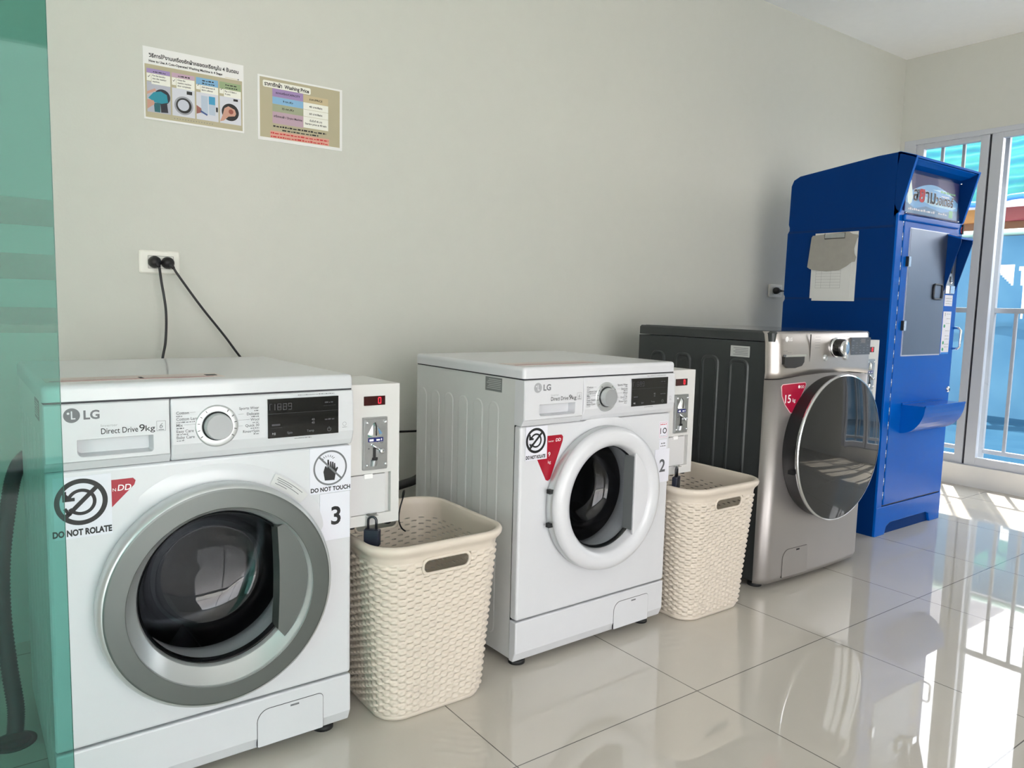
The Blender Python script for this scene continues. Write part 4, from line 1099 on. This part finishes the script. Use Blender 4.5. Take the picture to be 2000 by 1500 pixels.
q.use(mat('photo_skin', (196, 150, 132), .6)); q.flat([(x, PZ+.030), (x+.020, PZ+.046), (x+.018, PZ+.056), (x, PZ+.058)], yy-.0004); q.flat([(x, PZ+.072), (x+.026, PZ+.086), (x+.022, PZ+.092), (x, PZ+.080)], yy-.0004)
x = pic(1, 'photo_white', (206, 208, 216)); q.use(BLACK); q.rect(x+.042, x+.058, PZ+.090, PZ+.100, yy)
q.use(mat('photo_ring', (150, 152, 160), .5)); q.disc(x+.033, PZ+.055, .0275, yy, 32); q.use(BLACK); q.disc(x+.033, PZ+.055, .0225, yy-.0002, 32); q.use(mat('photo_pale', (190, 194, 206), .5)); q.disc(x+.032, PZ+.056, .0165, yy-.0004, 28)
x = pic(2, 'photo_white', (206, 208, 216)); q.use(mat('photo_tray', (176, 190, 206), .5)); q.rect(x+.014, x+.034, PZ+.040, PZ+.095, yy); q.rect(x+.037, x+.056, PZ+.040, PZ+.072, yy)
q.use(mat('photo_aqua', (60, 150, 190), .5)); q.rect(x+.037, x+.056, PZ+.072, PZ+.096, yy); q.use(mat('photo_skin2', (150, 96, 88), .6)); q.flat([(x, PZ+.038), (x+.016, PZ+.044), (x+.014, PZ+.056), (x, PZ+.064)], yy-.0002)
q.use(mat('photo_blue', (60, 84, 140), .6)); q.line(x+.012, PZ+.048, x+.032, PZ+.038, .005, yy-.0003); q.use(BLACK); q.rect(x+.058, x+.064, PZ+.052, PZ+.066, yy)
x = pic(3, 'photo_white', (206, 208, 216)); q.use(BLACK); q.rect(x+.042, x+.056, PZ+.094, PZ+.101, yy); q.disc(x+.032, PZ+.058, .0265, yy, 32); q.use(mat('photo_skin', (196, 150, 132), .6))
q.flat([(x, PZ+.026), (x+.012, PZ+.030), (x+.026, PZ+.044), (x+.046, PZ+.048), (x+.050, PZ+.056), (x+.046, PZ+.068), (x+.026, PZ+.076), (x+.014, PZ+.068), (x+.008, PZ+.046)], yy-.0003)
q.use(mat('photo_shade', (150, 84, 70), .6)); q.disc(x+.034, PZ+.060, .0075, yy-.0005, 16)
q.use(GREYP)
for k in range(15): q.disc(PX+.085+k*.0079, PZ+.0135, .0013, y-.0003, 8)
tag(q.done('poster', flip=False), 'left poster, four washing steps with photos, taped on the wall', 'poster')

q = card(.666, .957, 1.531, 1.736, '', ''); PX, PZ = .666, 1.531; PW, PH = .291, .205
q.use(SAND); q.rect(PX+.007, PX+PW-.009, PZ+.010, PZ+PH-.006, y)
q.use(mat('poster_white', (232, 232, 222), .6)); q.flat(rrect(PX+.017, PX+.178, PZ+.169, PZ+.190, .005), y-.0003)
q.use(BLACK); q.text('ราคาซักผ้า  Washing Price', PX+.022, PZ+.1735, .0165, y-.0006, bold=.03, width=.150)
rowsL = [('lilac2', (158, 134, 180), .143, .169), ('sky2', (132, 178, 212), .120, .143), ('sage2', (160, 166, 138), .096, .120), ('mauve2', (184, 158, 172), .058, .096)]
for nme, c, a, b in rowsL: q.use(mat('cell_'+nme, c, .6)); q.rect(PX+.048, PX+.152, PZ+a, PZ+b-.0006, y-.0002)
q.use(mat('cell_tan', (196, 180, 144), .6)); q.rect(PX+.1525, PX+.240, PZ+.143, PZ+.1655, y-.0002)
q.use(mat('poster_white', (232, 232, 222), .6))
for a, b in ((.120, .142), (.097, .119), (.060, .096)): q.rect(PX+.1525, PX+.240, PZ+a, PZ+b, y-.0002)
q.use(BLACK); yt = y-.0005
q.text('ขนาดเครื่อง/CAPACITY', PX+.100, PZ+.153, .009, yt, 'CENTER', .02, width=.082); q.text('ราคา/PRICE', PX+.196, PZ+.151, .009, yt, 'CENTER', .02, width=.046)
q.text('9 กก./Kg', PX+.100, PZ+.1285, .009, yt, 'CENTER', .02, width=.034); q.text('15 กก./Kg', PX+.100, PZ+.105, .009, yt, 'CENTER', .02, width=.040)
q.text('40 บาท/Baht', PX+.196, PZ+.1275, .0085, yt, 'CENTER', .02, width=.046); q.text('60 บาท/Baht', PX+.196, PZ+.1045, .0085, yt, 'CENTER', .02, width=.046)
q.text('เครื่องอบผ้า / Drying Machine', PX+.100, PZ+.078, .009, yt, 'CENTER', .02, width=.096)
q.text('เริ่มต้นที่ 40 บาท', PX+.196, PZ+.082, .0085, yt, 'CENTER', .02, width=.044); q.text('Starting price at 40 baht', PX+.196, PZ+.071, .0085, yt, 'CENTER', .02, width=.076)
q.squiggle(PX+.050, PX+.232, PZ+.0465, .0052, yt, 301); q.squiggle(PX+.080, PX+.205, PZ+.0365, .0052, yt, 302)
q.use(mat('salmon_strip', (214, 156, 140), .6)); q.rect(PX+.040, PX+.243, PZ+.0105, PZ+.0335, y-.0002)
q.use(REDL); q.squiggle(PX+.042, PX+.240, PZ+.0240, .0050, yt, 303); q.squiggle(PX+.042, PX+.240, PZ+.0130, .0050, yt, 304)
tag(q.done('poster', flip=False), 'right poster, Washing Price table on sand-coloured paper, taped on the wall', 'poster')

def outlet(x0, z0, label, n=2):
    t = thing('wall_outlet', label, 'outlet', (x0, 0, z0))
    q = Part(mat('ivory_plate', (226, 225, 216), .35)); o = rrect(0, .117, 0, .070, .008)
    q.loft([[(x, 0, z) for x, z in o], [(x, -.006, z) for x, z in o], [(x, -.009, z) for x, z in inset(o, .004)]], capb=True, smooth=False); q.done('cover_plate', parent=t)
    q = Part(mat('outlet_insert', (214, 214, 206), .4)); q.box(.025, .097, -.0102, -.008, .016, .054); q.use(DARK)
    for a in ((.025, .016, .097, .016), (.025, .054, .097, .054), (.025, .016, .025, .054), (.097, .016, .097, .054)): q.line(*a, .0009, -.0104)
    q.done('socket_insert', parent=t)
    return t
outlet(.302, 1.083, 'ivory double wall outlet above machine number 3, two black plugs in it')
outlet(3.430, 1.091, 'wall outlet half hidden behind the blue vending machine')

CORD = mat('black_cord', (22, 22, 26), .45)
def bez(pts, n=10):
    P_ = [Vector(p) for p in pts]; out = []
    for i in range(len(P_)-1):
        a = P_[max(i-1, 0)]; b = P_[i]; c = P_[i+1]; d = P_[min(i+2, len(P_)-1)]
        for k in range(n):
            u = k/n; out.append(.5*((2*b)+(c-a)*u+(2*a-5*b+4*c-d)*u*u+(3*b-a-3*c+d)*u**3))
    out.append(P_[-1]); return out
def plug_cord(plug, pts, label):
    t = thing('power_cord', label, 'power cord', (0, 0, 0))
    x, z = plug
    q = Part(CORD); q.lathe([(.0175, -.0105), (.0185, -.018), (.017, -.030), (.011, -.040), (.0001, -.042)], x, z, 24)
    s = pts[0]; q.tube([(x, -.030, z), ((x+s[0])/2, (-.034+s[1])/2, (z+s[2])/2), s], .007, 10, rads=[.010, .007, .0045]); q.done('plug', parent=t)
    q = Part(CORD); q.tube(bez(pts), .0038, 8); q.done('cord', parent=t)
plug_cord((.344, 1.118), [(.352, -.042, 1.102), (.356, -.045, 1.06), (.366, -.05, .97), (.362, -.055, .88), (.348, -.065, .80), (.34, -.10, .62), (.32, -.16, .50), (.30, -.30, .45), (.30, -.370, .45)], 'black power cord hanging straight down from the outlet to the nearest washer')
plug_cord((.381, 1.117), [(.393, -.042, 1.100), (.408, -.044, 1.075), (.470, -.045, .985), (.54, -.045, .893), (.596, -.048, .815), (.70, -.05, .70), (.86, -.06, .575), (1.06, -.07, .545), (1.26, -.12, .54), (1.30, -.28, .54), (1.30, -.374, .54)], 'black power cord slanting down right from the outlet')
plug_cord((3.475, 1.126), [(3.50, -.045, 1.125), (3.54, -.055, 1.12), (3.60, -.07, 1.08), (3.62, -.08, .95), (3.60, -.10, .6), (3.52, -.20, .5), (3.50, -.252, .5)], 'black power cord from the outlet behind the blue machine')

# hoses
def hose(pts, r, label, corr=True, m=None, name='drain_hose'):
    P_ = bez(pts, 26); q = Part(m or mat('dark_hose', (40, 42, 44), .5))
    q.tube(P_, r, 14, rads=[r*(1+.07*(1 if i % 2 else -1)) if corr else r for i in range(len(P_))])
    return tag(q.done(name), label, 'hose')
hose([(.03, -.352, .64), (-.024, -.352, .616), (-.052, -.372, .577), (-.072, -.42, .495), (-.088, -.45, .382), (-.092, -.48, .268), (-.086, -.52, .158), (-.078, -.555, .07), (-.082, -.575, .02)], .017, 'dark corrugated drain hose curving down behind the nearest washer, seen through green glass')
hose([(1.30, -.374, .60), (1.28, -.30, .55), (1.17, -.22, .405), (1.09, -.20, .372), (1.0, -.18, .35), (.85, -.16, .26), (.80, -.15, .12), (.80, -.15, .02)], .0155, 'thick dark hose rising behind the first laundry basket to machine number 2', corr=False)
q = Part(mat('drain_rim', (60, 62, 62), .5, metal=.4)); q.lathe_z([(.045, 0), (.045, .003), (.036, .004)], -.085, -.58, 28); q.use(DARK); q.lathe_z([(.034, .0042), (.001, .0045)], -.085, -.58, 24)
tag(q.done('floor_drain'), 'round dark floor drain at the end of the corrugated hose', 'drain')
# thin black lead looped over the basket rim
q = Part(CORD); q.tube(bez([(.865, -.585, .30), (.882, -.598, .37), (.888, -.600, .452), (.880, -.625, .471), (.862, -.652, .462), (.846, -.662, .43), (.842, -.664, .40), (.852, -.660, .375), (.868, -.655, .360)], 8), .0022, 7)
tag(q.done('cable_loop'), 'thin black cable looped over the back rim of the first basket', 'cable')

# ------------------------------------------------------------------ green tinted glass panel at the left
gpn = thing('glass_panel', 'green tinted glass panel at the left edge with darker bands', 'glass panel', (-.073, -1.700, 0))
q = Part(GTINT); x0, x1, y0, y1, z0, z1 = -.45, -.0, 0, .008, 0.0, 2.45
q.face([q.v(x0, y0, z0), q.v(x1, y0, z0), q.v(x1, y0, z1), q.v(x0, y0, z1)]); q.face([q.v(x1, y1, z0), q.v(x0, y1, z0), q.v(x0, y1, z1), q.v(x1, y1, z1)])
q.use(GEDGE); q.face([q.v(x1, y0, z0), q.v(x1, y1, z0), q.v(x1, y1, z1), q.v(x1, y0, z1)]); q.face([q.v(x0, y0, z1), q.v(x1, y0, z1), q.v(x1, y1, z1), q.v(x0, y1, z1)])
q.done('pane', parent=gpn, flip=False)
FB = glassmat('band_tint', (.80, .84, .82), f=.3)  # tint of the semi-transparent darker bands across the pane
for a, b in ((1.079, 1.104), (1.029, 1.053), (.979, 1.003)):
    q = Part(FB); q.box(x0, x1-.001, -.0008, -.0003, a, b); lab(q.done('dark_band', parent=gpn), 'darker horizontal band')

bpy.context.view_layer.update()
